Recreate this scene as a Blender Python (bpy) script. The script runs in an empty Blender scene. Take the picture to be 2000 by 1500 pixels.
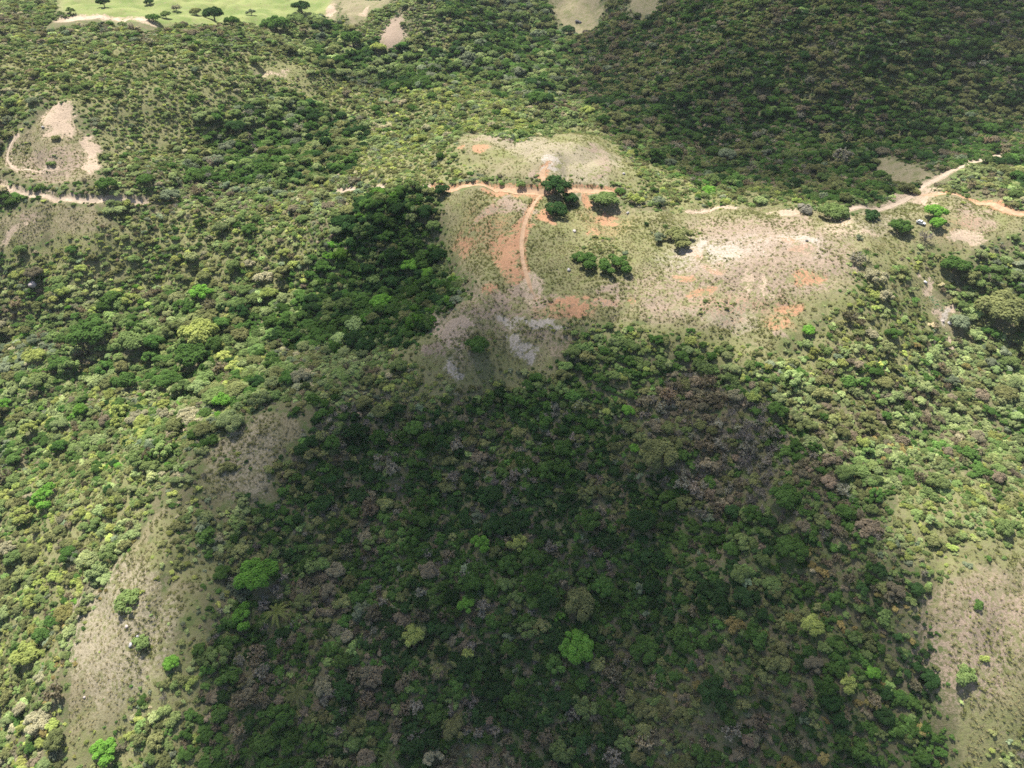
import bpy, math, random
import numpy as np
from mathutils import Vector, Matrix, Euler
R = math.radians
rng = np.random.default_rng(11)
random.seed(11)
scene = bpy.context.scene
COL = scene.collection

# ------------------------------------------------------------------ camera, sky, sun, exposure
CAM_Z, PITCH, FPX = 170.0, 42.0, 1376.0          # metres above the road crest, degrees down, focal length in photo pixels
cam_d = bpy.data.cameras.new("camera")
cam_d.sensor_width = 36.0
cam_d.lens = 36.0 * FPX / 2000.0
cam_d.clip_start, cam_d.clip_end = 1.0, 20000.0
cam = bpy.data.objects.new("camera", cam_d)
COL.objects.link(cam)
cam.location = (0, 0, CAM_Z)
cam.rotation_euler = (R(90 - PITCH), 0, 0)
scene.camera = cam

SUN_DIR = np.array([-0.20, 0.42, 0.88]); SUN_DIR /= np.linalg.norm(SUN_DIR)   # towards the sun
sun_el = math.asin(SUN_DIR[2]); sun_az = math.atan2(SUN_DIR[0], SUN_DIR[1])   # clockwise from +Y
world = bpy.data.worlds.new("World"); scene.world = world
world.use_nodes = True
wn = world.node_tree.nodes; wl = world.node_tree.links
bg = wn["Background"]
sky = wn.new("ShaderNodeTexSky"); sky.sky_type = 'NISHITA'; sky.sun_disc = False
sky.sun_elevation = sun_el; sky.sun_rotation = sun_az
sky.air_density = 1.0; sky.dust_density = 2.0
wl.new(sky.outputs[0], bg.inputs[0]); bg.inputs[1].default_value = 0.085
sd = bpy.data.lights.new("sun", 'SUN'); sd.energy = 5.0; sd.angle = R(0.53); sd.color = (1.0, 0.95, 0.86)
sun = bpy.data.objects.new("sun", sd); COL.objects.link(sun)
sun.rotation_euler = Vector(SUN_DIR).to_track_quat('Z', 'Y').to_euler()
sun.location = (0, 0, 400)
scene.view_settings.view_transform = 'Standard'
scene.view_settings.look = 'None'
scene.view_settings.gamma = 1.0
scene.view_settings.exposure = 1.08
scene.cycles.max_bounces = 6
scene.cycles.diffuse_bounces = 3
scene.cycles.transmission_bounces = 3
scene.cycles.transparent_max_bounces = 12
scene.cycles.volume_bounces = 0
scene.cycles.sample_clamp_indirect = 1.2
scene.cycles.use_denoising = False
scene.cycles.denoiser = 'OPENIMAGEDENOISE'
scene.cycles.denoising_input_passes = 'RGB_ALBEDO_NORMAL'
scene.cycles.filter_width = 1.6

# ------------------------------------------------------------------ noise and photo-ray helpers
TAB = rng.random((256, 256))
def vnoise(x, y, seed=0):
    x = np.asarray(x, float) + seed * 37.31; y = np.asarray(y, float) + seed * 91.7
    xi = np.floor(x).astype(int); yi = np.floor(y).astype(int)
    fx = x - xi; fy = y - yi
    fx = fx * fx * (3 - 2 * fx); fy = fy * fy * (3 - 2 * fy)
    a = TAB[xi & 255, yi & 255]; b = TAB[(xi + 1) & 255, yi & 255]
    c = TAB[xi & 255, (yi + 1) & 255]; d = TAB[(xi + 1) & 255, (yi + 1) & 255]
    return (a * (1 - fx) + b * fx) * (1 - fy) + (c * (1 - fx) + d * fx) * fy
def fbm(x, y, scale, octv=4, seed=0):
    s = 0; a = 1; t = 0; f = 1.0 / scale
    for o in range(octv):
        s = s + a * vnoise(np.asarray(x) * f, np.asarray(y) * f, seed + o * 3); t += a; a *= .5; f *= 2.03
    return s / t                                                   # 0..1
CP, SP = math.cos(R(PITCH)), math.sin(R(PITCH))
def ray(px, py):
    u = (np.asarray(px, float) - 1000) / FPX; v = (750 - np.asarray(py, float)) / FPX
    d = np.stack([u, CP + v * SP, -SP + v * CP], -1)
    return d
def project(x, y, z):
    dy = y; dz = z - CAM_Z
    depth = dy * CP - dz * SP
    up = dy * SP + dz * CP
    depth = np.where(depth < 1, 1, depth)
    return 1000 + FPX * x / depth, 750 - FPX * up / depth, depth

# ------------------------------------------------------------------ terrain: heights given at sighted points, joined by a thin-plate surface
CTRL = []
def row(py, pairs):
    for px, z in pairs:
        d = ray(px, py); t = (z - CAM_Z) / d[2]
        CTRL.append((d[0] * t, d[1] * t, z))
row(2000, [(-300, -108), (500, -92), (1000, -100), (1600, -86), (2300, -78)])
row(1500, [(-500, -92), (0, -84), (280, -66), (600, -74), (1000, -78), (1400, -68), (1800, -56), (2000, -55), (2500, -58)])
row(1250, [(0, -76), (250, -51), (520, -59), (1000, -62), (1400, -52), (1800, -38), (2000, -35), (2500, -40)])
row(1000, [(-400, -84), (0, -68), (330, -38), (520, -45), (1000, -46), (1400, -40), (1700, -26), (2000, -25), (2400, -34)])
row(800, [(0, -62), (280, -50), (520, -29), (700, -34), (1000, -31), (1300, -24), (1600, -17), (1800, -22), (2000, -28)])
row(650, [(-400, -70), (0, -55), (300, -52), (560, -44), (750, -31), (900, -15), (1100, -10), (1300, -9), (1500, -7), (1680, -8), (1860, -22), (2000, -18), (2400, -26)])
row(520, [(0, -38), (300, -38), (600, -34), (830, -26), (950, -8), (1050, -3), (1200, -1), (1500, 2), (1700, 1), (1850, -7), (2000, -6)])
row(430, [(-400, -30), (0, -22), (200, -20), (450, -24), (700, -14), (900, -4), (1050, 0), (1300, 1), (1600, 3), (1800, 4), (2000, 5), (2400, 0)])
row(375, [(0, -12), (130, -12), (300, -18), (550, -22), (720, -10), (900, 0), (1050, 2), (1150, 1), (1400, -4), (1600, -1), (1800, 3), (2000, 6)])
row(310, [(0, -4), (110, -4), (350, -20), (550, -30), (750, -15), (950, 4), (1080, 8), (1170, 4), (1300, -26), (1600, -22), (1800, -8), (2000, 0)])
row(262, [(-400, 6), (100, 3), (350, -14), (550, -28), (720, -26), (900, -8), (1050, 0), (1150, -8), (1300, -30), (1600, -22), (1850, -10), (2000, -2)])
row(170, [(-400, 25), (0, 14), (300, 8), (500, -14), (700, -36), (900, -24), (1050, -34), (1200, -36), (1500, -8), (1800, 4), (2000, 10), (2400, 16)])
row(80, [(-400, 30), (0, 22), (250, 16), (500, -2), (650, -26), (850, -20), (1050, -38), (1150, -28), (1400, 6), (1700, 22), (2000, 26)])
row(0, [(-400, 20), (100, 2), (350, -2), (600, -22), (850, 0), (1100, -18), (1250, 0), (1450, 26), (1750, 38), (2100, 44), (2500, 50)])
row(-120, [(-400, 26), (300, 12), (700, -4), (1100, 20), (1500, 50), (2100, 70)])
CTRL += [(-1100, 200, -70), (-1100, 800, 30), (-1200, 1700, 70), (0, 1700, 70), (1200, 1700, 90), (1100, 800, 60), (1100, 200, -40),
         (-400, -120, -135), (0, -120, -130), (400, -120, -120), (1100, -120, -100), (-1100, -120, -130)]
CTRL = np.array(CTRL)
def _U(r2):
    return 0.5 * r2 * np.log(np.maximum(r2, 1e-9))
n = len(CTRL); P = CTRL[:, :2] / 100.0
D2 = ((P[:, None] - P[None]) ** 2).sum(-1)
A = np.zeros((n + 3, n + 3)); A[:n, :n] = _U(D2) + np.eye(n) * 0.012
A[:n, n] = 1; A[:n, n + 1:] = P; A[n, :n] = 1; A[n + 1:, :n] = P.T
W = np.linalg.solve(A, np.concatenate([CTRL[:, 2], np.zeros(3)]))
HX = np.arange(-1000, 1001, 2.5); HY = np.arange(-120, 1701, 2.5)
GX, GY = np.meshgrid(HX, HY, indexing='ij')
BASE = np.full(GX.shape, W[n])
BASE += W[n + 1] * GX / 100 + W[n + 2] * GY / 100
for i in range(n):
    BASE += W[i] * _U((GX / 100 - P[i, 0]) ** 2 + (GY / 100 - P[i, 1]) ** 2)
def base_z(x, y):
    fx = np.clip((np.asarray(x, float) + 1000) / 2.5, 0, len(HX) - 1.001); fy = np.clip((np.asarray(y, float) + 120) / 2.5, 0, len(HY) - 1.001)
    i = fx.astype(int); j = fy.astype(int); a = fx - i; b = fy - j
    z = (BASE[i, j] * (1 - a) + BASE[i + 1, j] * a) * (1 - b) + (BASE[i, j + 1] * (1 - a) + BASE[i + 1, j + 1] * a) * b
    z = z + (fbm(x, y, 52, 3, 1) - .5) * 13.0 - (1 - np.abs(fbm(x * 1.25, y * .55, 34, 2, 15) * 2 - 1)) ** 3 * 4.2 * (1 - np.exp(-((x - 97) / 75) ** 2 - ((y - 262) / 50) ** 2)) + (fbm(x, y, 13, 3, 5) - .5) * 2.6
    return z
def hit(px, py, zf=base_z):
    """Where the line of sight through a photo pixel meets the terrain."""
    px = np.atleast_1d(np.asarray(px, float)); py = np.atleast_1d(np.asarray(py, float))
    d = ray(px, py); d = d / np.linalg.norm(d, axis=-1, keepdims=True)
    t = np.full(px.shape, 120.0); done = np.zeros(px.shape, bool)
    for k in range(900):
        p = d * t[:, None]
        gap = CAM_Z + p[:, 2] - zf(p[:, 0], p[:, 1])
        done |= gap < 0.02
        if done.all(): break
        t = np.where(done, t, np.minimum(t + np.maximum(gap * 0.45, 0.05), 1900))
    p = d * t[:, None]
    return np.stack([p[:, 0], p[:, 1]], -1)
def poly_world(pts):
    p = np.array(pts, float)
    q = []
    for i in range(len(p)):                                      # subdivide the outline, so it follows the relief
        a, b = p[i], p[(i + 1) % len(p)]
        m = max(1, int(np.linalg.norm(b - a) / 40))
        for k in range(m): q.append(a + (b - a) * k / m)
    q = np.array(q)
    return hit(q[:, 0], q[:, 1])
def inside(poly, x, y):
    x = np.asarray(x); y = np.asarray(y); r = np.zeros(x.shape, bool)
    x0, y0 = poly.min(0); x1, y1 = poly.max(0)
    m = (x >= x0) & (x <= x1) & (y >= y0) & (y <= y1)
    if not m.any(): return r
    xs, ys = x[m], y[m]; c = np.zeros(xs.shape, bool)
    for i in range(len(poly)):
        xa, ya = poly[i]; xb, yb = poly[i - 1]
        if ya == yb: continue
        c ^= ((ya > ys) != (yb > ys)) & (xs < (xb - xa) * (ys - ya) / (yb - ya) + xa)
    r[m] = c
    return r
def pl_dist(line, x, y, reach=60):
    """Distance to a polyline (and only within reach of it)."""
    x = np.asarray(x, float); y = np.asarray(y, float); d = np.full(x.shape, 1e3)
    m = (x > line[:, 0].min() - reach) & (x < line[:, 0].max() + reach) & (y > line[:, 1].min() - reach) & (y < line[:, 1].max() + reach)
    if not m.any(): return d
    xs, ys = x[m], y[m]; best = np.full(xs.shape, 1e6)
    for i in range(len(line) - 1):
        a = line[i]; v = line[i + 1] - a; L = max(v @ v, 1e-9)
        t = np.clip(((xs - a[0]) * v[0] + (ys - a[1]) * v[1]) / L, 0, 1)
        best = np.minimum(best, (xs - a[0] - t * v[0]) ** 2 + (ys - a[1] - t * v[1]) ** 2)
    d[m] = np.sqrt(best)
    return d
def sdist(poly, x, y, reach=60):
    c = np.vstack([poly, poly[:1]])
    d = pl_dist(c, x, y, reach)
    return np.where(inside(poly, x, y), d, -d)                   # positive inside

# ------------------------------------------------------------------ roads and tracks (photo polylines laid on the terrain)
def smooth_line(pts, step=1.0):
    p = np.array(pts, float); w = hit(p[:, 0], p[:, 1])
    out = []
    for i in range(len(w) - 1):
        p0 = w[max(i - 1, 0)]; p1 = w[i]; p2 = w[i + 1]; p3 = w[min(i + 2, len(w) - 1)]
        m = max(2, int(np.linalg.norm(p2 - p1) / step))
        t = np.linspace(0, 1, m, endpoint=False)[:, None]
        out.append(.5 * ((2 * p1) + (-p0 + p2) * t + (2 * p0 - 5 * p1 + 4 * p2 - p3) * t ** 2 + (-p0 + 3 * p1 - 3 * p2 + p3) * t ** 3))
    out.append(w[-1:])
    return np.vstack(out)
ROADS = [  # name, photo polyline, half width in metres, carve depth, soil kind, label
    ("dirt_road", [(-40, 338), (0, 357), (38, 374), (90, 379), (140, 385), (190, 388), (240, 387), (280, 392)], 1.4, 1.5, 'pale'),
    ("dirt_road", [(845, 362), (900, 361), (960, 364), (1010, 368), (1060, 371), (1110, 371), (1160, 369), (1210, 374)], 1.8, 1.5, 'orange'),
    ("dirt_road", [(1650, 409), (1700, 407), (1745, 398), (1785, 380), (1812, 356), (1860, 330), (1910, 313), (1955, 300)], 1.8, .9, 'pale'),
    ("dirt_road", [(1795, 378), (1835, 377), (1880, 384), (1930, 396), (1975, 412), (2060, 440)], 1.4, .7, 'orange'),
    ("dirt_track", [(1060, 374), (1046, 392), (1030, 420), (1020, 460), (1020, 500), (1028, 535), (1038, 565), (1047, 580)], 0.9, 0.5, 'orange'),
    ("dirt_track", [(1075, 372), (1062, 350), (1060, 335), (1072, 322)], 1.5, 0.2, 'orange'),
    ("dirt_track", [(660, 372), (720, 368), (780, 364), (835, 362)], .7, .5, 'pale'),
    ("dirt_track", [(1345, 413), (1390, 409), (1435, 405)], .8, .5, 'pale'),
    ("dirt_track", [(35, 262), (20, 285), (15, 310), (30, 330), (60, 332), (110, 330)], 0.6, 0.1, 'pale'),
    ("dirt_road", [(125, 40), (180, 31), (230, 36), (290, 40)], 4.5, 1.0, 'pale'),
]
LINES = [smooth_line(r[1]) for r in ROADS]
def zt(x, y):
    z = base_z(x, y)
    for r, L in zip(ROADS, LINES):
        d = pl_dist(L, x, y, 8)
        z = z - r[3] * np.exp(-(d / (r[2] + 0.9)) ** 4)
    return z
HITZ = zt

# ------------------------------------------------------------------ ground cover areas
GR = {  # grass and bare ground, outlined in the photo
 'crest': [(868, 385), (905, 372), (1060, 378), (1250, 415), (1500, 405), (1640, 425), (1720, 402), (1800, 385), (1900, 390), (2000, 425), (2000, 455), (1895, 490), (1800, 475), (1745, 490), (1665, 500), (1650, 550), (1610, 600), (1570, 650), (1500, 690), (1440, 655), (1330, 635), (1190, 622), (1105, 650), (1065, 700), (1020, 715), (960, 680), (900, 735), (860, 735), (858, 700), (825, 680), (870, 615), (945, 565), (905, 510), (875, 450)],
 'knoll': [(895, 268), (930, 262), (970, 275), (1010, 280), (1090, 262), (1160, 265), (1215, 310), (1235, 352), (1150, 360), (1080, 338), (1000, 345), (950, 340), (915, 318)],
 'left_scar': [(12, 300), (60, 245), (95, 215), (140, 208), (152, 250), (188, 280), (182, 345), (150, 352), (60, 348), (0, 322)],
 'left_low': [(0, 425), (80, 396), (180, 402), (195, 440), (100, 468), (0, 485)],
 'spur_up': [(478, 832), (520, 806), (572, 812), (580, 850), (530, 890), (500, 950), (445, 978), (408, 960), (402, 905), (432, 866)],
 'spur_low': [(330, 978), (296, 1050), (278, 1110), (330, 1150), (400, 1128), (385, 1200), (320, 1240), (300, 1290), (262, 1330), (215, 1400), (150, 1440), (135, 1350), (172, 1215), (228, 1125), (285, 1030)],
 'right_low': [(2060, 1100), (1930, 1095), (1850, 1150), (1790, 1180), (1835, 1250), (1895, 1330), (1865, 1420), (1890, 1500), (1920, 1440), (1980, 1400), (2060, 1340)],
 'pasture': [(100, -60), (660, -60), (640, 25), (560, 42), (480, 45), (300, 47), (180, 30), (120, 22)],
 'clearing': [(1080, -40), (1170, -40), (1175, 30), (1148, 62), (1110, 62), (1085, 25)],
 'clearing_two': [(1230, -40), (1290, -40), (1285, 20), (1250, 40), (1232, 20)],
 'scar_pink': [(742, 80), (768, 40), (786, 42), (782, 72), (762, 92)],
 'scar_top': [(636, 0), (660, 0), (655, 40), (640, 38)],
 'slope_top': [(665, 0), (760, 0), (715, 35), (690, 48), (665, 30)],
 'patch_dry': [(500, 139), (575, 134), (582, 147), (512, 150)],
 'shade_clear': [(1715, 312), (1780, 322), (1815, 345), (1770, 362), (1725, 348)],
 'gully': [(1795, 538), (1812, 545), (1820, 575), (1850, 600), (1870, 622), (1862, 650), (1840, 640), (1822, 612), (1800, 575)],
}
SPARSE = {  # open low scrub over grass
 'yellow_low': [(690, 300), (900, 285), (960, 330), (900, 355), (760, 362), (680, 350)],
 'mid_open': [(1040, 250), (1180, 250), (1230, 300), (1350, 360), (1560, 375), (1600, 400), (1300, 412), (1240, 380), (1200, 300), (1100, 258)],
 'spur_foot': [(320, 1240), (385, 1200), (400, 1300), (380, 1500), (120, 1520), (140, 1440), (215, 1400), (262, 1330)],
 'spur_head': [(300, 1040), (345, 985), (400, 1010), (400, 1125), (330, 1150), (280, 1110)],
 'hill_foot': [(1180, 622), (1330, 628), (1440, 650), (1500, 690), (1480, 740), (1300, 690), (1150, 660)],
 'right_rim': [(1740, 950), (2040, 930), (2040, 1110), (1910, 1105), (1820, 1130), (1760, 1050)],
 'below_crest': [(790, 660), (960, 640), (1060, 660), (1090, 650), (1060, 770), (860, 780), (720, 740), (740, 700)],
 'east_slope': [(1560, 650), (1620, 600), (1760, 490), (1900, 490), (1800, 560), (1840, 660), (1800, 760), (1680, 760), (1600, 720), (1480, 720)],
 'ridge_low': [(1640, 500), (1740, 480), (1900, 495), (1840, 540), (1760, 560), (1700, 540)],
 'upper_left': [(0, 110), (250, 80), (480, 110), (500, 200), (380, 300), (200, 330), (195, 240), (100, 190), (0, 240)],
 'far_middle': [(440, 90), (600, 110), (740, 190), (760, 240), (560, 190)],
 'valley_pale': [(760, 230), (900, 170), (1060, 230), (1040, 258), (900, 258), (780, 300)],
 'left_middle': [(280, 420), (560, 400), (620, 450), (540, 560), (200, 560), (0, 520), (0, 490), (200, 450)],
 'left_low_slope': [(0, 900), (260, 880), (300, 960), (150, 1180), (100, 1330), (0, 1400)],
 'top_middle': [(760, 100), (900, 110), (1000, 200), (860, 170)],
 'right_strip': [(1895, 1330), (2040, 1340), (2040, 1500), (1880, 1500)],
}
SPD = {'upper_left': .86, 'far_middle': .82, 'valley_pale': .84, 'left_middle': .92, 'left_low_slope': .92, 'top_middle': .86, 'spur_head': .85, 'hill_foot': .75, 'east_slope': .93, 'right_rim': .8, 'spur_foot': .74, 'below_crest': .84, 'right_strip': .8}
GRW = {k: poly_world(v) for k, v in GR.items()}
SPW = {k: poly_world(v) for k, v in SPARSE.items()}
def warp(x, y, a=5.0, s=9.0):
    return x + (fbm(x, y, s, 3, 31) - .5) * 2 * a, y + (fbm(x, y, s, 3, 47) - .5) * 2 * a
def grass_mask(x, y):
    wx, wy = warp(x, y)
    m = np.full(np.shape(x), -99.0); 
    for k, p in GRW.items():
        m = np.maximum(m, sdist(p, wx, wy, 30))
    return m
def sparse_mask(x, y):
    wx, wy = warp(x, y, 8, 14)
    m = np.zeros(np.shape(x))
    for k, p in SPW.items(): m = np.where(inside(p, wx, wy), SPD.get(k, .65), m)
    return m
# bare soil: photo centre, half sizes, tilt (deg), strength
SOIL = [
 (1400, 560, 200, 60, 0, 'pink', .36), (1000, 620, 150, 60, 0, 'pink', .27), (950, 450, 60, 60, 0, 'orange', .22), (1120, 600, 80, 20, 0, 'orange', .28), (1450, 600, 130, 30, 0, 'orange', .22),
 (1180, 440, 60, 30, 0, 'orange', .18), (1400, 490, 110, 34, 0, 'white', .24), (880, 645, 50, 34, 30, 'pale', .34), (1560, 470, 50, 18, 0, 'white', .26),
 (1700, 440, 70, 22, 0, 'straw', .4), (1880, 450, 60, 36, 0, 'orange', .22), (1520, 470, 150, 50, 0, 'pink', .5),
 (118, 235, 26, 24, 0, 'pale', 1.3), (100, 258, 12, 8, 0, 'pale', .9), (172, 290, 9, 16, 0, 'pale', 1.2), (175, 322, 9, 16, 0, 'pale', 1.1),
 (1000, 398, 34, 12, 10, 'pink', 1.0), (1028, 415, 16, 14, 0, 'pink', 1.0), (960, 412, 30, 8, 0, 'pink', .75), (1010, 372, 50, 9, 3, 'orange', 1.0),
 (1014, 456, 14, 26, 12, 'orange', .9), (990, 503, 13, 30, 8, 'orange', .8), (1002, 540, 14, 12, 0, 'orange', .75), (1040, 560, 18, 24, -15, 'pale', .8), (1090, 590, 44, 7, 0, 'pink', .9), (1018, 450, 12, 22, 0, 'orange', 1.2), (1000, 478, 14, 12, 30, 'orange', 1.1), (988, 508, 12, 16, 0, 'orange', 1.15), (998, 538, 12, 9, 0, 'orange', 1.0), (985, 470, 10, 16, 0, 'orange', .8),
 (965, 490, 12, 18, 0, 'orange', .6), (910, 480, 14, 22, 0, 'orange', .55), (1005, 565, 18, 12, 40, 'pink', .8), (980, 590, 20, 12, 40, 'pink', .9), (960, 560, 14, 14, 0, 'orange', .6), (1038, 560, 10, 22, -10, 'pale', .9),
 (893, 625, 20, 10, 10, 'pale', 1.2), (876, 640, 14, 9, 40, 'pale', 1.0), (868, 660, 16, 10, 50, 'pale', .85), (850, 680, 18, 10, 40, 'pink', .6), (945, 605, 25, 8, 0, 'pink', .7),
 (1062, 628, 40, 7, 0, 'white', .85), (1000, 640, 20, 8, 0, 'white', .6), (1015, 680, 20, 9, 20, 'white', .7), (1030, 695, 10, 9, 0, 'white', .9), (1005, 668, 14, 6, 0, 'white', .7), (877, 716, 12, 14, 0, 'white', .75), (890, 735, 10, 8, 0, 'white', .7), (1050, 655, 24, 8, 0, 'pink', .6),
 (1180, 560, 14, 9, -20, 'pink', 1.0), (1198, 572, 8, 16, 0, 'pink', 1.1), (1182, 598, 14, 8, 20, 'pink', 1.1), (1110, 590, 36, 5, 0, 'orange', 1.0), (1135, 600, 18, 9, -20, 'orange', 1.1), (1135, 618, 16, 7, -20, 'orange', .9), (1190, 330, 0.1, 0.1, 0, 'pink', 0),
 (1244, 590, 9, 8, 0, 'orange', 1.0), (1290, 596, 25, 9, 0, 'pink', .75), (1335, 585, 40, 12, 0, 'pink', .6), (1075, 412, 10, 14, 0, 'orange', 1.0), (1070, 425, 14, 8, 20, 'orange', 1.1), (1185, 421, 16, 3, 5, 'orange', .9), (1180, 436, 16, 5, 0, 'orange', .7), (1155, 452, 7, 8, 0, 'orange', .8), (1148, 390, 8, 9, 0, 'orange', .8),
 (1372, 476, 12, 9, 0, 'white', 1.0), (1350, 490, 24, 8, -10, 'pale', 1.0), (1415, 495, 34, 12, 5, 'white', .6), (1362, 502, 10, 10, 0, 'orange', .9), (1390, 525, 40, 12, 10, 'pink', .6), (1480, 470, 120, 28, 3, 'pink', .85), (1530, 500, 110, 26, 0, 'pink', .85), (1460, 540, 140, 26, 0, 'pink', .7), (1560, 450, 60, 16, 5, 'pink', .8), (1060, 285, 110, 14, 3, 'straw', .7), (1150, 310, 60, 30, 20, 'straw', .8), (110, 320, 60, 30, 0, 'pink', .6), (200, 1250, 60, 90, 0, 'straw', .6), (1535, 415, 22, 9, 10, 'pale', 1.0), (1560, 428, 30, 6, 8, 'pink', .8),
 (1580, 468, 12, 8, 10, 'white', 1.2), (1545, 470, 13, 8, 0, 'orange', 1.0), (1560, 490, 26, 8, 0, 'orange', .5), (1340, 540, 14, 7, 0, 'orange', .95), (1375, 570, 22, 8, -15, 'orange', .8), (1400, 520, 18, 8, 0, 'orange', .6), (1462, 548, 8, 16, 0, 'pale', .8), (1505, 560, 5, 16, 0, 'pale', .75), (1580, 540, 20, 10, 0, 'orange', .7),
 (1425, 612, 40, 18, 5, 'straw', 1.0), (1350, 610, 40, 10, 0, 'straw', .8), (1450, 632, 24, 16, 0, 'straw', 1.0), (1540, 595, 24, 8, -8, 'orange', 1.0), (1570, 600, 14, 8, -20, 'orange', 1.0), (1525, 625, 26, 12, 0, 'orange', .6), (1515, 655, 16, 14, 0, 'pink', .6),
 (1885, 466, 28, 11, 8, 'pale', 1.1), (1870, 460, 10, 7, 0, 'orange', 1.0), (1900, 420, 40, 14, 5, 'pink', .65), (1930, 440, 30, 14, 5, 'pink', .55), (1800, 395, 26, 8, 0, 'pale', .8), (1760, 385, 14, 10, -20, 'pale', .7), (1690, 452, 30, 6, 10, 'pale', .5), (1640, 440, 26, 8, 0, 'pale', .5),
 (1076, 311, 12, 5, 0, 'white', 1.2), (1068, 330, 16, 5, -10, 'white', 1.2), (1040, 336, 14, 6, 0, 'pink', .8), (940, 290, 8, 6, 0, 'orange', 1.0), (905, 288, 8, 5, 0, 'orange', .8), (1160, 290, 14, 6, 0, 'pink', .8), (1180, 315, 10, 16, -30, 'pink', .55), (1170, 340, 20, 4, 0, 'pink', .6), (980, 268, 60, 5, 3, 'pink', .4),
 (764, 60, 18, 22, 40, 'pink', 1.4), (648, 20, 7, 22, 0, 'pale', 1.1), (712, 22, 5, 16, 30, 'pale', .9), (535, 143, 30, 4, 0, 'pale', .55), (75, 80, 20, 10, 0, 'pale', .5),
 (1808, 550, 9, 9, 0, 'pale', 1.1), (1803, 566, 6, 8, 0, 'pale', 1.0), (1862, 612, 12, 9, 30, 'pale', 1.2), (1848, 630, 10, 12, 0, 'white', 1.2), (1830, 620, 10, 6, 40, 'pale', .9), (1867, 672, 5, 10, 0, 'pale', .8), (1858, 710, 4, 12, 0, 'pale', .7),
 (20, 455, 20, 6, -30, 'pale', .9), (60, 420, 30, 8, -20, 'pink', .5), (50, 440, 8, 4, -30, 'pale', .8),
 (250, 1180, 60, 90, 0, 'straw', .5), (480, 880, 50, 80, 0, 'straw', .4), (1920, 1230, 90, 120, 0, 'pink', .38),
]
SP_ = np.array([(a[0], a[1]) for a in SOIL], float)
SC_ = hit(SP_[:, 0], SP_[:, 1]); SC_X = hit(SP_[:, 0] + 4, SP_[:, 1]); SC_Y = hit(SP_[:, 0], SP_[:, 1] + 4)
def soil_masks(x, y):
    out = {k: np.zeros(np.shape(x)) for k in ('pale', 'white', 'orange', 'pink', 'straw')}
    wx, wy = warp(x, y, 5.5, 8)
    for i, s in enumerate(SOIL):
        if s[6] <= 0: continue
        ax = (SC_X[i] - SC_[i]) / 4; ay = (SC_Y[i] - SC_[i]) / 4
        L = np.linalg.norm(ay)
        if L > 2.2: ay = ay * 2.2 / L                            # foreshortened slopes: keep the patch's real depth sane
        M = np.array([ax, ay]).T
        if abs(np.linalg.det(M)) < 1e-4: continue
        Mi = np.linalg.inv(M)
        reach = max(s[2], s[3]) * max(np.linalg.norm(ax), np.linalg.norm(ay)) * 2 + 3
        m = (np.abs(wx - SC_[i, 0]) < reach) & (np.abs(wy - SC_[i, 1]) < reach)
        if not m.any(): continue
        dx = wx[m] - SC_[i, 0]; dy = wy[m] - SC_[i, 1]
        u = Mi[0, 0] * dx + Mi[0, 1] * dy; v = Mi[1, 0] * dx + Mi[1, 1] * dy
        c, q = math.cos(R(s[4])), math.sin(R(s[4]))
        u, v = u * c + v * q, -u * q + v * c
        r = np.sqrt((u / s[2]) ** 2 + (v / s[3]) ** 2)
        val = .92 * s[6] * (.72 if s[5] == 'orange' and s[0] > 1230 else 1) * np.clip(1.5 - r, 0, 1) ** .8
        out[s[5]][m] = np.maximum(out[s[5]][m], val)
    return out

# ------------------------------------------------------------------ materials
def nodes_of(name):
    m = bpy.data.materials.new(name); m.use_nodes = True
    nt = m.node_tree; nt.nodes.clear()
    return m, nt, nt.nodes, nt.links
def N(nt, t, **kw):
    nd = nt.nodes.new(t)
    for k, v in kw.items():
        if isinstance(k, str) and k.startswith('i'):
            nd.inputs[int(k[1:])].default_value = v
        else: setattr(nd, k, v)
    return nd
def mix(nt, a, b, f, blend='MIX'):
    m = nt.nodes.new("ShaderNodeMix"); m.data_type = 'RGBA'; m.blend_type = blend
    for src, idx in ((f, 0), (a, 6), (b, 7)):
        if hasattr(src, 'node'): nt.links.new(src, m.inputs[idx])
        elif isinstance(src, (int, float)): m.inputs[idx].default_value = src
        else: m.inputs[idx].default_value = (*src, 1)
    return m.outputs[2]
def noise(nt, scale, detail=4, rough=.6, vec=None, dist=0):
    nd = N(nt, "ShaderNodeTexNoise"); nd.inputs['Scale'].default_value = scale; nd.inputs['Detail'].default_value = detail
    nd.inputs['Roughness'].default_value = rough; nd.inputs['Distortion'].default_value = dist
    if vec is not None: nt.links.new(vec, nd.inputs['Vector'])
    return nd.outputs[0]
def ramp(nt, src, a, b):
    nd = N(nt, "ShaderNodeMapRange"); nd.interpolation_type = 'SMOOTHSTEP'
    nt.links.new(src, nd.inputs[0]); nd.inputs[1].default_value = a; nd.inputs[2].default_value = b
    return nd.outputs[0]
def mth(nt, op, a, b=0.0):
    nd = N(nt, "ShaderNodeMath", operation=op)
    for s, i in ((a, 0), (b, 1)):
        if hasattr(s, 'node'): nt.links.new(s, nd.inputs[i])
        else: nd.inputs[i].default_value = s
    return nd.outputs[0]
SOILC = {'pale': (.36, .28, .205), 'white': (.34, .30, .25), 'orange': (.34, .19, .11), 'pink': (.26, .20, .15), 'straw': (.26, .225, .155)}

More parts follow.
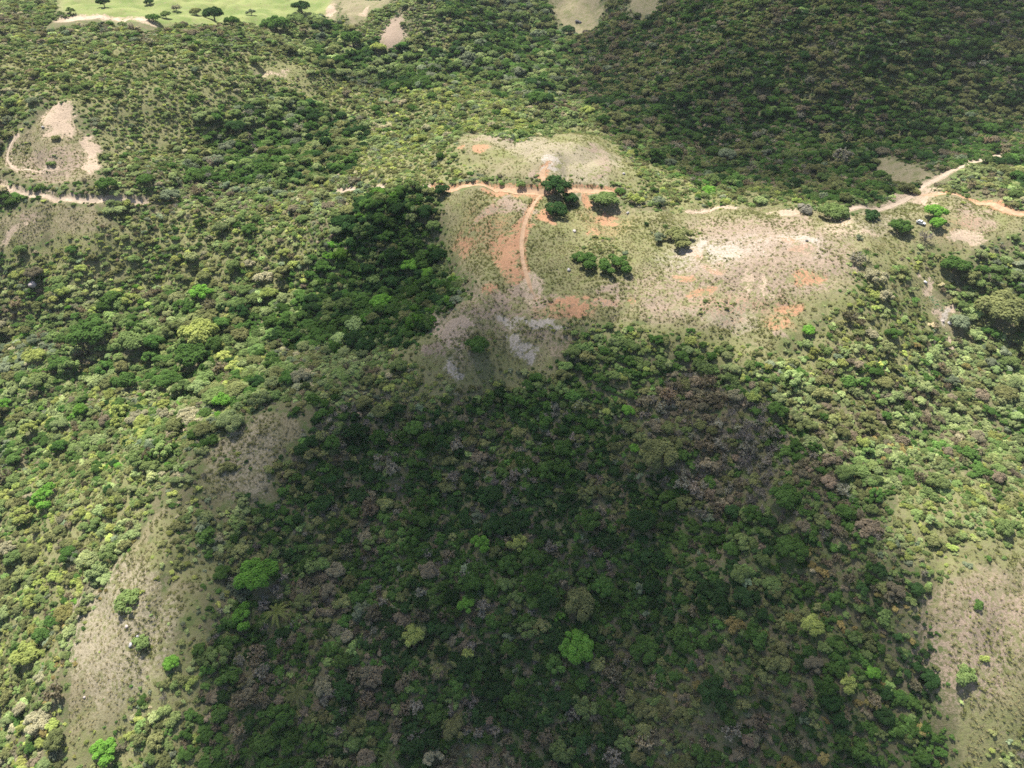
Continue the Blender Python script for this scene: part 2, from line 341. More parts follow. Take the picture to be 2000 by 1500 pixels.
def ground_material():
    m, nt, nodes, links = nodes_of("ground_soil_and_grass")
    geo = N(nt, "ShaderNodeNewGeometry").outputs['Position']
    def at(nm): return N(nt, "ShaderNodeAttribute", attribute_name=nm).outputs['Fac']
    n_big = noise(nt, .035, 5, .6, geo); n_mid = noise(nt, .22, 6, .65, geo); n_f = noise(nt, 1.1, 5, .7, geo, .4); n_ff = noise(nt, 3.5, 3, .7, geo); n_s = noise(nt, .45, 5, .7, geo, .8)
    litter = mix(nt, (.105, .105, .048), (.16, .135, .085), ramp(nt, n_f, .35, .7))
    litter = mix(nt, litter, (.09, .12, .04), ramp(nt, n_mid, .45, .65))
    dry = mix(nt, (0.176, 0.152, 0.088), (0.232, 0.200, 0.128), ramp(nt, n_f, .35, .65))
    dry = mix(nt, dry, (0.124, 0.132, 0.052), mth(nt, 'MULTIPLY', ramp(nt, n_mid, .44, .66), .9))
    dry = mix(nt, dry, (0.104, 0.108, 0.048), mth(nt, 'MULTIPLY', ramp(nt, n_ff, .52, .72), .5))
    dry = mix(nt, dry, (.20, .155, .10), mth(nt, 'MULTIPLY', ramp(nt, n_s, .52, .74), .6))
    lush = mix(nt, (.122, .165, .045), (.20, .225, .08), ramp(nt, n_big, .35, .65))
    lush = mix(nt, lush, (0.200, 0.176, 0.096), mth(nt, 'MULTIPLY', ramp(nt, n_mid, .5, .7), .7)); lush = mix(nt, lush, (0.056, 0.088, 0.024), mth(nt, 'MULTIPLY', ramp(nt, n_s, .55, .75), .6))
    n_v = noise(nt, .16, 4, .6, geo, 1.6); vein = mth(nt, 'SUBTRACT', 1.0, mth(nt, 'MULTIPLY', mth(nt, 'ABSOLUTE', mth(nt, 'SUBTRACT', n_v, .5)), 9.0))
    vein = mth(nt, 'MAXIMUM', vein, -.35)
    col = mix(nt, litter, dry, ramp(nt, mth(nt, 'ADD', at('grass'), mth(nt, 'MULTIPLY', n_f, .5)), .45, .8))
    col = mix(nt, col, (.155, .17, .06), mth(nt, 'MULTIPLY', at('green'), ramp(nt, n_f, .3, .6)))
    col = mix(nt, col, lush, at('lush'))
    for k in ('straw', 'pink', 'orange', 'pale', 'white'):
        c = SOILC[k]
        cc = mix(nt, tuple(v * .62 for v in c), tuple(min(v * 1.2, 1) for v in c), ramp(nt, mth(nt, 'ADD', mth(nt, 'MULTIPLY', n_f, .5), mth(nt, 'MULTIPLY', n_ff, .5)), .36, .62))
        nz = mth(nt, 'ADD', mth(nt, 'ADD', mth(nt, 'MULTIPLY', mth(nt, 'SUBTRACT', n_f, .5), 3.2), mth(nt, 'MULTIPLY', mth(nt, 'SUBTRACT', n_s, .5), 2.6)), mth(nt, 'MULTIPLY', mth(nt, 'SUBTRACT', n_ff, .5), 1.6))
        nz = mth(nt, 'ADD', nz, mth(nt, 'MULTIPLY', vein, .75))
        f = ramp(nt, mth(nt, 'ADD', at(k), mth(nt, 'MULTIPLY', nz, .85)), .32, .92)
        f = mth(nt, 'MULTIPLY', f, ramp(nt, at(k), .02, .30))
        col = mix(nt, col, cc, f)
    bs = N(nt, "ShaderNodeBsdfPrincipled"); bs.inputs['Roughness'].default_value = .95; bs.inputs['Specular IOR Level'].default_value = .15
    links.new(col, bs.inputs['Base Color'])
    bp = N(nt, "ShaderNodeBump"); bp.inputs['Strength'].default_value = .9; bp.inputs['Distance'].default_value = .35
    links.new(mth(nt, 'ADD', n_f, mth(nt, 'MULTIPLY', n_ff, .4)), bp.inputs['Height']); links.new(bp.outputs[0], bs.inputs['Normal'])
    out = N(nt, "ShaderNodeOutputMaterial"); links.new(bs.outputs[0], out.inputs[0])
    return m
def road_material(kind):
    m, nt, nodes, links = nodes_of("packed_dirt_" + kind)
    geo = N(nt, "ShaderNodeNewGeometry").outputs['Position']
    n_f = noise(nt, .5, 5, .65, geo); n_ff = noise(nt, 2.6, 4, .7, geo)
    c = {'pale': (.40, .32, .24), 'orange': (.37, .25, .16)}[kind]
    col = mix(nt, tuple(v * .78 for v in c), tuple(min(1, v * 1.12) for v in c), ramp(nt, n_f, .3, .7))
    col = mix(nt, col, tuple(v * .62 for v in c), mth(nt, 'MULTIPLY', ramp(nt, n_ff, .5, .75), .6))
    at = N(nt, "ShaderNodeAttribute", attribute_name='verge').outputs['Fac']
    g = ramp(nt, mth(nt, 'ADD', at, mth(nt, 'MULTIPLY', mth(nt, 'SUBTRACT', n_ff, .5), 1.2)), .55, .95)
    col = mix(nt, col, (.24, .20, .11), g)
    bs = N(nt, "ShaderNodeBsdfPrincipled"); bs.inputs['Roughness'].default_value = .95; bs.inputs['Specular IOR Level'].default_value = .1
    links.new(col, bs.inputs['Base Color'])
    bp = N(nt, "ShaderNodeBump"); bp.inputs['Strength'].default_value = .6; bp.inputs['Distance'].default_value = .15
    links.new(n_ff, bp.inputs['Height']); links.new(bp.outputs[0], bs.inputs['Normal'])
    out = N(nt, "ShaderNodeOutputMaterial"); links.new(bs.outputs[0], out.inputs[0])
    return m
def leaf_material(name, inst, gain=1.0):
    """Leaves: the tint comes from the plant, small leaf to leaf differences from its own mesh."""
    m, nt, nodes, links = nodes_of(name)
    if inst:
        a = N(nt, "ShaderNodeAttribute", attribute_name='tint'); a.attribute_type = 'INSTANCER'; col = a.outputs['Color']
    else: col = N(nt, "ShaderNodeObjectInfo").outputs['Color']
    v = N(nt, "ShaderNodeAttribute", attribute_name='vary').outputs['Fac']
    dark = mix(nt, col, (.70, .74, .70), 1.0, 'MULTIPLY'); lite = mix(nt, col, (1.45, 1.40, 1.30), 1.0, 'MULTIPLY')
    c = mix(nt, dark, lite, v)
    df = N(nt, "ShaderNodeBsdfDiffuse"); tr = N(nt, "ShaderNodeBsdfTranslucent")
    links.new(c, df.inputs[0]); links.new(mix(nt, c, (1.15, 1.15, .75), 1.0, 'MULTIPLY'), tr.inputs[0])
    ms = N(nt, "ShaderNodeMixShader"); ms.inputs[0].default_value = .42
    links.new(df.outputs[0], ms.inputs[1]); links.new(tr.outputs[0], ms.inputs[2])
    out = N(nt, "ShaderNodeOutputMaterial"); links.new(ms.outputs[0], out.inputs[0])
    return m
def plain_material(name, c, c2=None, sc=2.0, rough=.8, metal=0, spec=.3, bump=0):
    m, nt, nodes, links = nodes_of(name)
    bs = N(nt, "ShaderNodeBsdfPrincipled"); bs.inputs['Roughness'].default_value = rough; bs.inputs['Metallic'].default_value = metal
    bs.inputs['Specular IOR Level'].default_value = spec
    tc = N(nt, "ShaderNodeTexCoord").outputs['Object']
    nz = noise(nt, sc, 5, .6, tc)
    links.new(mix(nt, c, c2 or tuple(v * .85 for v in c), ramp(nt, nz, .35, .65)), bs.inputs['Base Color'])
    if bump:
        bp = N(nt, "ShaderNodeBump"); bp.inputs['Distance'].default_value = bump; links.new(nz, bp.inputs['Height']); links.new(bp.outputs[0], bs.inputs['Normal'])
    out = N(nt, "ShaderNodeOutputMaterial"); links.new(bs.outputs[0], out.inputs[0])
    return m
M_GROUND = ground_material()
M_LEAF = leaf_material("leaves", False); M_LEAFI = leaf_material("leaves_scattered", True)
M_BARK = plain_material("bark", (.13, .10, .075), (.075, .058, .045), 3.0)
M_TWIG = plain_material("dry_twigs", (.23, .205, .19), (.15, .125, .11), 2.0)
M_ROCK = plain_material("boulder_stone", (.42, .39, .38), (.24, .22, .21), 1.2, bump=.1)
M_ROCKD = plain_material("dark_stone", (.10, .095, .10), (.05, .048, .05), 1.2, bump=.1)

# ------------------------------------------------------------------ mesh helpers
def make_mesh(name, V, F, mats, mi=None, vary=None, smooth=False):
    me = bpy.data.meshes.new(name)
    V = np.asarray(V, np.float32).reshape(-1, 3); F = np.asarray(F, np.int32)
    me.vertices.add(len(V)); me.vertices.foreach_set('co', V.ravel())
    k = F.shape[1]
    me.loops.add(F.size); me.loops.foreach_set('vertex_index', F.ravel())
    me.polygons.add(len(F)); me.polygons.foreach_set('loop_start', np.arange(len(F), dtype=np.int32) * k)
    if mi is not None: me.polygons.foreach_set('material_index', np.asarray(mi, np.int32))
    if smooth: me.polygons.foreach_set('use_smooth', np.ones(len(F), bool))
    for m in mats: me.materials.append(m)
    if vary is not None:
        a = me.attributes.new('vary', 'FLOAT', 'FACE'); a.data.foreach_set('value', np.asarray(vary, np.float32))
    me.update(calc_edges=True)
    return me
def link(name, me, parent=None, loc=None):
    o = bpy.data.objects.new(name, me); COL.objects.link(o)
    if parent is not None: o.parent = parent
    if loc is not None: o.location = loc
    return o
def tag(o, label=None, cat=None, group=None, kind=None):
    if label: o['label'] = label
    if cat: o['category'] = cat
    if group: o['group'] = group
    if kind: o['kind'] = kind
    return o
def tubes(segs, sides=4):
    """Tapered bars (p, q, rp, rq) as quads."""
    V, F = [], []
    for p, q, ra, rb in segs:
        p = np.array(p, float); q = np.array(q, float); d = q - p; L = np.linalg.norm(d)
        if L < 1e-6: continue
        d /= L; u = np.cross(d, (0, 0, 1) if abs(d[2]) < .9 else (1, 0, 0)); u /= np.linalg.norm(u); w = np.cross(d, u)
        b = len(V)
        for c, r in ((p, ra), (q, rb)):
            for k in range(sides):
                a = 2 * math.pi * k / sides
                V.append(c + r * (math.cos(a) * u + math.sin(a) * w))
        for k in range(sides):
            F.append((b + k, b + (k + 1) % sides, b + sides + (k + 1) % sides, b + sides + k))
    return np.array(V), np.array(F, int)
def unit(v): return v / np.maximum(np.linalg.norm(v, axis=-1, keepdims=True), 1e-9)

def leaf_faces(pos, nrm, size, g, aspect=1.7):
    """Bent four-cornered leaf sprays at the given places."""
    k = len(pos)
    t = unit(np.cross(nrm, g.normal(size=(k, 3)))); b = np.cross(nrm, t)
    s = (size * (.6 + .8 * g.random(k)))[:, None]
    V = np.stack([pos - t * s * .5 * aspect, pos + b * s * .5 + nrm * s * .12, pos + t * s * .5 * aspect, pos - b * s * .5 + nrm * s * .12], 1).reshape(-1, 3)
    F = np.arange(4 * k).reshape(-1, 4)
    return V, F
def crown_geo(seed, lobes=14, leaves=1100, leaf=.15, height=.8, base=.45, spread=.62, lr=(.26, .42), flat=1.0, tilt=.65, low=-.35):
    """Leaves on the skins of many overlapping leaf masses; unit radius; z from the ground up."""
    g = np.random.default_rng(seed)
    ang = g.random(lobes) * 6.283; rad = spread * np.sqrt(g.random(lobes)); rad[0] = .05
    C = np.stack([rad * np.cos(ang), rad * np.sin(ang), np.zeros(lobes)], 1)
    Rr = g.uniform(*lr, lobes)
    C[:, 2] = base + height * np.sqrt(np.clip(1 - (rad / .95) ** 2, 0, 1)) * g.uniform(.55, 1, lobes) - Rr * .4
    per = Rr ** 2 / (Rr ** 2).sum()
    P_, Nn, Vv = [], [], []
    for i in range(lobes):
        k = int(leaves * 1.9 * per[i]) + 4
        d = unit(g.normal(size=(k, 3))); d = d[d[:, 2] > low]
        rr = Rr[i] * (g.uniform(.74, 1.06, len(d)) + .12 * np.sin(d[:, 0] * 7 + i) * np.sin(d[:, 1] * 8))
        p = C[i] + d * rr[:, None] * (1, 1, flat)
        dd = np.linalg.norm(p[:, None] - C[None], axis=-1) / Rr[None]
        dd[:, i] = 9
        keep = dd.min(1) > .78
        p = p[keep]; d = d[keep]
        P_.append(p); Nn.append(unit(d + g.normal(size=d.shape) * tilt * .55 + (0, 0, .75))); Vv.append(np.clip(.5 + g.normal(0, .13, len(p)) + g.normal(0, .16), 0, 1))
    P_ = np.vstack(P_); Nn = np.vstack(Nn); Vv = np.concatenate(Vv)
    if len(P_) > leaves:
        ix = g.permutation(len(P_))[:leaves]; P_, Nn, Vv = P_[ix], Nn[ix], Vv[ix]
    V, F = leaf_faces(P_, Nn, leaf, g)
    return V, F, Vv, C, Rr
def limb_segs(seed, C, top, r0=.055):
    g = np.random.default_rng(seed + 500); s = []
    fork = np.array([0, 0, top * .42]); s.append(((0, 0, -.25), fork, r0 * 1.25, r0))
    for c in C[:9]:
        mid = fork * .5 + c * .5 + g.normal(0, .04, 3); s.append((fork, mid, r0 * .6, r0 * .42)); s.append((mid, c, r0 * .42, r0 * .14))
    return s
def bare_segs(seed, n1=6, n2=5, n3=4, h=.7, r0=.04):
    g = np.random.default_rng(seed); s = []
    f = np.array([0, 0, .22]); s.append(((0, 0, -.2), f, r0 * 1.3, r0))
    tips = []
    for i in range(n1):
        a = 6.283 * (i + g.random() * .8) / n1; L = g.uniform(.45, .65)
        d = unit(np.array([math.cos(a) * 1.0, math.sin(a) * 1.0, g.uniform(.6, 1.5)])); q = f + d * L; s.append((f, q, r0 * .7, r0 * .42))
        for j in range(n2):
            t = g.uniform(.35, 1); b = f + (q - f) * t
            d2 = unit(d + g.normal(0, .55, 3) + (0, 0, .15)); q2 = b + d2 * g.uniform(.25, .45); s.append((b, q2, r0 * .4, r0 * .2))
            for k in range(n3):
                b3 = b + (q2 - b) * g.uniform(.3, 1); d3 = unit(d2 + g.normal(0, .7, 3)); q3 = b3 + d3 * g.uniform(.12, .26); s.append((b3, q3, r0 * .22, r0 * .09)); tips.append(q3)
    return s, np.array(tips)

PROTO = {}
def join(parts):
    V, F, mi, vy = [], [], [], []; b = 0
    for v, f, m, y in parts:
        V.append(v); F.append(f + b); b += len(v); mi.append(np.full(len(f), m)); vy.append(np.asarray(y, float) if np.ndim(y) else np.full(len(f), float(y)))
    return np.vstack(V), np.vstack(F), np.concatenate(mi), np.concatenate(vy)
def def_tree(key, seed, **kw):
    V, F, Vv, C, Rr = crown_geo(seed, **kw); top = C[:, 2].max()
    tv, tf = tubes(limb_segs(seed, C, top), 5)
    PROTO[key] = dict(crown=(V, F, Vv), trunk=(tv, tf), top=float(V[:, 2].max()))
def def_bare(key, seed, leaves=240, leaf=.11, trunk_mat=True, **kw):
    s, tips = bare_segs(seed, **kw); tv, tf = tubes(s, 3)
    g = np.random.default_rng(seed + 3); p = tips[g.integers(0, len(tips), leaves)] + g.normal(0, .06, (leaves, 3))
    V, F = leaf_faces(p, unit(g.normal(size=(leaves, 3)) + (0, 0, .5)), leaf, g)
    PROTO[key] = dict(crown=(V, F, np.clip(.5 + g.normal(0, .22, leaves), 0, 1)), trunk=(tv, tf), top=float(tv[:, 2].max()), twig=True)
# tall trees
for i in range(4): def_tree(f'tree{i}', 100 + i, lobes=22, leaves=3200, leaf=.09, height=.72, base=.38, spread=.74, lr=(.20, .33))
for i in range(3): def_tree(f'dome{i}', 120 + i, lobes=34, leaves=3800, leaf=.072, height=.62, base=.32, spread=.80, lr=(.16, .26), tilt=.45)
for i in range(3): def_tree(f'open{i}', 140 + i, lobes=13, leaves=2000, leaf=.09, height=.8, base=.42, spread=.85, lr=(.16, .30), tilt=.8)
# shrubs
for i in range(5): def_tree(f'bush{i}', 200 + i, lobes=15, leaves=1100, leaf=.13, height=.55, base=.10, spread=.82, lr=(.17, .38), low=-.15)
for i in range(3): def_bare(f'dry{i}', 300 + i, leaves=420, leaf=.13)
for i in range(2): def_bare(f'bare{i}', 330 + i, leaves=60, leaf=.08, n1=7, n2=6, n3=5, r0=.05)
def palm_geo(seed, fronds=12, L=1.0, h=1.0):
    g = np.random.default_rng(seed); V, F, vy = [], [], []
    for i in range(fronds):
        a = 6.283 * (i + g.random() * .6) / fronds; el = g.uniform(.15, 1.25); rise = math.sin(el); out = math.cos(el) * .75 + .5
        d = np.array([math.cos(a), math.sin(a), 0]); side = np.array([-math.sin(a), math.cos(a), 0])
        prev = None; S = 12
        for k in range(S + 1):
            t = k / S; p = np.array([0, 0, h]) + d * out * L * t + np.array([0, 0, 1]) * L * (rise * .75 * t - (.75 + .3 * rise) * t * t * .85)
            if prev is not None:
                wv = .10 * L * math.sin(math.pi * min(1, .12 + t * .9)) ** .6
                for sg in (-1, 1):
                    for q in range(2):
                        b = len(V); m0 = prev + (p - prev) * (q * .5); m1 = prev + (p - prev) * (q * .5 + .32)
                        tip = side * sg * wv + d * .08 * L - np.array([0, 0, .07 * L])
                        V += [m0, m1, m1 + tip, m0 + tip * .96]; F.append((b, b + 1, b + 2, b + 3)); vy.append(.5 + g.normal(0, .15))
            prev = p
    tv, tf = tubes([((0, 0, -.3), (.02, 0, h * .5), .06, .05), ((.02, 0, h * .5), (0, 0, h), .05, .055)], 7)
    return np.array(V), np.array(F), np.clip(vy, 0, 1), tv, tf
for i in range(2):
    V, F, Y, tv, tf = palm_geo(400 + i); PROTO[f'palm{i}'] = dict(crown=(V, F, Y), trunk=(tv, tf), top=1.3)

KEYS = sorted(PROTO)
ICOL = bpy.data.collections.new("scatter_sources")               # holds only what the mass of vegetation is made of; not linked to the scene
for k in KEYS:
    p = PROTO[k]; cv, cf, cy = p['crown']; tv, tf = p['trunk']
    V, F, mi, vy = join([(cv, cf, 0, cy), (tv, tf, 1, .5)])
    me = make_mesh("plant_" + k, V, F, [M_LEAFI, M_TWIG if p.get('twig') else M_BARK], mi, vy)
    ICOL.objects.link(bpy.data.objects.new("plant_" + k, me))
    p['cm'] = make_mesh("crown_" + k, cv, cf, [M_LEAF], None, cy)
    p['tm'] = make_mesh("trunk_" + k, tv, tf, [M_TWIG if p.get('twig') else M_BARK], None, np.full(len(tf), .5))
    p['one'] = make_mesh("shrub_" + k, V, F, [M_LEAF, M_TWIG if p.get('twig') else M_BARK], mi, vy)
# grass tufts and low herbs
TCOL = bpy.data.collections.new("tuft_sources")
for i in range(4):
    g = np.random.default_rng(600 + i); k = 26
    a = g.random(k) * 6.283; r = g.random(k) * .35
    p0 = np.stack([r * np.cos(a), r * np.sin(a), np.zeros(k)], 1); d = unit(np.stack([np.cos(a), np.sin(a), g.uniform(.5, 1.8, k)], 1))
    L = g.uniform(.35, .8, k)[:, None]; s = unit(np.cross(d, (0, 0, 1))) * .07
    mid = p0 + d * L * .6; tip = p0 + d * L * (1, 1, .8) + (0, 0, .0)
    V = np.stack([p0 - s, p0 + s, tip + s * .3, tip - s * .3], 1).reshape(-1, 3)
    TCOL.objects.link(bpy.data.objects.new(f"tuft_{i}", make_mesh(f"tuft_{i}", V, np.arange(4 * k).reshape(-1, 4), [M_LEAFI], None, np.clip(.5 + g.normal(0, .2, k), 0, 1))))

# ------------------------------------------------------------------ ground sheet
def axis(lo, hi, step, far_lo, far_hi, growth):
    c = list(np.arange(lo, hi + 1e-6, step)); s = step
    while c[-1] < far_hi: s *= growth; c.append(c[-1] + s)
    s = step
    while c[0] > far_lo: s *= growth; c.insert(0, c[0] - s)
    return np.array(c)
ax_x = axis(-270, 300, 1.3, -9000, 9000, 1.035)
ax_y = np.concatenate([axis(70, 430, 1.3, -3000, 431, 1.08)])
s = 1.3; yy = list(ax_y)
while yy[-1] < 9000:
    s *= 1.006 if yy[-1] < 850 else 1.07
    yy.append(yy[-1] + s)
ax_y = np.array(yy)
gx, gy = np.meshgrid(ax_x, ax_y, indexing='ij'); nx, ny = gx.shape
X = gx.ravel(); Y = gy.ravel(); Z = zt(X, Y)
idx = np.arange(nx * ny).reshape(nx, ny)
F = np.stack([idx[:-1, :-1], idx[1:, :-1], idx[1:, 1:], idx[:-1, 1:]], -1).reshape(-1, 4)
me = make_mesh("ground", np.stack([X, Y, Z], 1), F, [M_GROUND], smooth=True)
gm = grass_mask(X, Y); sm = sparse_mask(X, Y) > 0
FIELD = poly_world([(870, 385), (1000, 378), (1060, 380), (1240, 420), (1320, 480), (1300, 600), (1100, 650), (1060, 730), (860, 740), (800, 690), (900, 600), (940, 550), (880, 480)])
att = {'grass': np.clip(.5 + gm / 5.0, 0, 1), 'green': sm * .75}
att['grass'] = np.maximum(att['grass'], sm * .7)
att['green'] = np.maximum(att['green'], np.clip(.5 + sdist(FIELD, *warp(X, Y, 6, 16), 30) / 8, 0, 1) * .72)
cm_ = sdist(GRW['crest'], *warp(X, Y, 6, 16), 30); att['green'] = np.maximum(att['green'], np.clip(.5 + cm_ / 8, 0, 1) * (.25 + .5 * fbm(X, Y, 26, 3, 88)))
for nm_ in ('spur_low', 'spur_up', 'right_low', 'knoll'): att['green'] = np.maximum(att['green'], np.clip(.5 + sdist(GRW[nm_], X, Y, 30) / 8, 0, 1) * np.clip(1.9 * fbm(X, Y, 17, 3, 91) - .55, 0, .8))
lm = sdist(GRW['pasture'], X, Y, 30); att['lush'] = np.clip(.5 + lm / 6, 0, 1)
att.update(soil_masks(X, Y))
for r, L in zip(ROADS, LINES):
    d = pl_dist(L, X, Y, 10); k = 'orange' if r[4] == 'orange' else 'pale'
    att[k] = np.maximum(att[k], .85 * np.clip(1.5 - d / (r[2] + .8), 0, 1))
for k, v in att.items():
    a = me.attributes.new(k, 'FLOAT', 'POINT'); a.data.foreach_set('value', np.asarray(v, np.float32))
tag(link("ground", me), kind='structure')

# ------------------------------------------------------------------ dirt roads and tracks
M_ROAD = {k: road_material(k) for k in ('pale', 'orange')}
for ri, (r, L) in enumerate(zip(ROADS, LINES)):
    d = np.gradient(L, axis=0); nn = unit(np.stack([-d[:, 1], d[:, 0]], 1))
    k = len(L); cols = np.linspace(-1, 1, 9)
    s_ = np.arange(k)
    wl_ = r[2] * (1 + .35 * (fbm(s_, s_ * 0 + ri * 7, 6, 3, 8) - .5) * 2); wr_ = r[2] * (1 + .35 * (fbm(s_, s_ * 0 + ri * 7 + 50, 6, 3, 9) - .5) * 2)
    if ri == 1: bulge = np.exp(-((L[:, 0] - hit(1010, 370)[0, 0]) / 13) ** 2) * 2.2; wl_ = wl_ + bulge * .3; wr_ = wr_ + bulge
    endt = np.clip(np.minimum(s_, k - 1 - s_) / 6.0, .12, 1)
    V = []
    for c in cols:
        w = np.where(c > 0, wl_, wr_) * endt
        q = L + nn * (c * w)[:, None]; V.append(np.stack([q[:, 0], q[:, 1], zt(q[:, 0], q[:, 1]) + .10], 1))
    V = np.stack(V, 1); ii = np.arange(k * 9).reshape(k, 9)
    F = np.stack([ii[:-1, :-1], ii[1:, :-1], ii[1:, 1:], ii[:-1, 1:]], -1).reshape(-1, 4)
    if True:
        e = V.reshape(-1, 3)
        me = make_mesh(r[0], e, F, [M_ROAD[r[4]]], smooth=True)
        vg = np.tile(np.abs(cols) ** 3 * .9, (k, 1)); 
        if r[2] > 1.3: vg = np.maximum(vg, np.tile(np.exp(-(cols / .16) ** 2) * .42, (k, 1)))      # the strip between wheel tracks
        a = me.attributes.new('verge', 'FLOAT', 'POINT'); a.data.foreach_set('value', vg.ravel().astype(np.float32))
        tag(link(r[0], me), kind='structure')

# ------------------------------------------------------------------ colours of plants (linear base colours)
TINT = {
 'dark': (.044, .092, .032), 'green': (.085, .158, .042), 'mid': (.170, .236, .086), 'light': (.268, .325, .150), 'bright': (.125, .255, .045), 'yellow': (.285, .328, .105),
 'olive': (.190, .208, .090), 'brown': (.222, .195, .138), 'grey': (.275, .260, .225), 'pale': (.370, .350, .240), 'orange': (.270, .230, .095), 'sage': (.195, .235, .155),
}
CWORD = {'dark': 'dark green', 'green': 'deep green', 'mid': 'mid green', 'light': 'light green', 'bright': 'bright green', 'yellow': 'yellow-green', 'olive': 'olive green',
         'brown': 'brownish', 'grey': 'grey leafless', 'pale': 'pale cream', 'orange': 'orange-tinged', 'sage': 'grey-green'}
CN = list(TINT)
# zones outlined in the photo: colour weights, tall-tree share, tall-tree radius, shrub radius
ZONES = [
 (None, dict(light=.30, mid=.27, olive=.17, green=.07, sage=.07, brown=.04, grey=.02, pale=.03, yellow=.03), .20, (1.9, 4.2), 1.38),
 ([(-300, 430), (560, 430), (640, 560), (560, 640), (600, 760), (480, 830), (300, 1000), (150, 1200), (-300, 1300)], dict(light=.25, mid=.30, green=.16, olive=.09, bright=.03, yellow=.04, dark=.02, sage=.05, brown=.04, pale=.03), .38, (1.9, 5.2), 1.45),
 ([(120, 600), (250, 570), (480, 580), (560, 680), (500, 800), (330, 780), (180, 760), (90, 700)], dict(mid=.34, green=.32, light=.14, dark=.05, olive=.08, brown=.04, yellow=.03), .60, (2.6, 5.6), 1.6),
 ([(-300, 1000), (300, 1000), (130, 1500), (60, 1900), (-300, 1900)], dict(light=.26, mid=.24, green=.08, olive=.14, bright=.03, yellow=.09, brown=.08, pale=.04, orange=.02, sage=.03), .34, (1.9, 4.4), 1.45),
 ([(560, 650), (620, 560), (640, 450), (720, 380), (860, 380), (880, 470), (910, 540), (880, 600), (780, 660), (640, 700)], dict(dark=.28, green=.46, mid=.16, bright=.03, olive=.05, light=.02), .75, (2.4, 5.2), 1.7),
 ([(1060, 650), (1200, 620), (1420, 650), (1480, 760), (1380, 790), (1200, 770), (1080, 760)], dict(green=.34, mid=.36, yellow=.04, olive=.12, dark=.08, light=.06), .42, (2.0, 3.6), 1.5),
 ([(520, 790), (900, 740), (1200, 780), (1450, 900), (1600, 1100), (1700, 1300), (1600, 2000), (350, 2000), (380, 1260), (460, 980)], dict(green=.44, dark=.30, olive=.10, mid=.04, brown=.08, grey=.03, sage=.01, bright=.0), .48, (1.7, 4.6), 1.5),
 ([(1240, 770), (1480, 770), (1640, 950), (1690, 1050), (1560, 1090), (1300, 1000)], dict(brown=.48, grey=.20, olive=.12, green=.15, mid=.05), .5, (1.9, 3.6), 1.55),
 ([(1520, 1120), (1700, 1060), (1850, 1200), (1890, 1500), (1890, 2000), (1150, 2000), (1250, 1560), (1330, 1420), (1300, 1310), (1420, 1230), (1400, 1170)], dict(olive=.30, green=.36, mid=.12, brown=.09, orange=.04, dark=.08, sage=.01), .34, (1.8, 3.6), 1.35),
 ([(1420, 720), (1560, 640), (1650, 520), (1780, 560), (1850, 720), (2300, 720), (2300, 980), (1900, 1000), (1650, 960), (1500, 800)], dict(light=.26, mid=.26, olive=.20, green=.11, brown=.08, yellow=.04, sage=.03, orange=.02), .30, (1.9, 4.0), 1.4),
 ([(1850, 500), (2300, 480), (2300, 900), (1900, 820), (1870, 700)], dict(mid=.30, light=.14, green=.24, olive=.16, dark=.05, sage=.08, brown=.03), .5, (2.4, 5.0), 1.6),
 ([(350, 190), (560, 180), (750, 260), (680, 330), (600, 370), (350, 350), (400, 280)], dict(green=.38, dark=.12, mid=.24, light=.08, olive=.1, grey=.04, sage=.04), .7, (2.6, 5.6), 1.8),
 ([(560, 120), (620, 20), (780, 100), (880, 110), (860, 0), (1080, 0), (1100, 160), (1080, 210), (900, 180), (800, 200)], dict(green=.32, mid=.30, dark=.10, light=.12, olive=.08, sage=.08), .7, (3.0, 6.4), 2.0),
 ([(700, 250), (780, 180), (920, 160), (1050, 220), (1140, 250), (900, 270), (760, 300)], dict(light=.34, mid=.20, yellow=.14, olive=.14, pale=.06, sage=.08, green=.04), .3, (2.2, 4.4), 1.5),
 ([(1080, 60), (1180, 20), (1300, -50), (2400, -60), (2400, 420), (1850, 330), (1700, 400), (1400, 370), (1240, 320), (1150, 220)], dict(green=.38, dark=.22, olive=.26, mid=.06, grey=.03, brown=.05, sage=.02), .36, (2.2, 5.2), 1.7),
]
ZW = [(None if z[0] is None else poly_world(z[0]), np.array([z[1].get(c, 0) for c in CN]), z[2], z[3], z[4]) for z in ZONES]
def zone_of(x, y):
    wx, wy = warp(x, y, 20, 30); z = np.zeros(np.shape(x), int)
    for i, q in enumerate(ZW):
        if q[0] is not None: z[inside(q[0], wx, wy)] = i
    return z
DARKPATH = np.zeros(1)

def jitter_grid(x0, x1, y0, y1, s):
    a, b = np.meshgrid(np.arange(x0, x1, s), np.arange(y0, y1, s), indexing='ij')
    a = a.ravel() + rng.uniform(-.5, .5, a.size) * s * .95; b = b.ravel() + rng.uniform(-.5, .5, b.size) * s * .95
    return a, b
def in_view(x, y, z, mx=120):
    px, py, dep = project(x, y, z)
    return (px > -mx) & (px < 2000 + mx) & (py > -70) & (py < 1500 + mx * 1.3) & (dep > 60)
def road_clear(x, y, extra=0.0):
    d = np.full(np.shape(x), 99.0); d = np.minimum(d, np.where(pl_dist(LINES[-1] - (0, 9), x, y, 12) < 9, -1, 99))
    for r, L in zip(ROADS, LINES):
        d = np.minimum(d, pl_dist(L, x, y, 12) - r[2] - extra)
        if r[2] > 1.5 and extra >= 0: d = np.minimum(d, np.minimum(pl_dist(L - (0, 3.2), x, y, 12), pl_dist(L - (0, 6.0), x, y, 12) + .8) - r[2] + .6)      # the open near verge
    return d
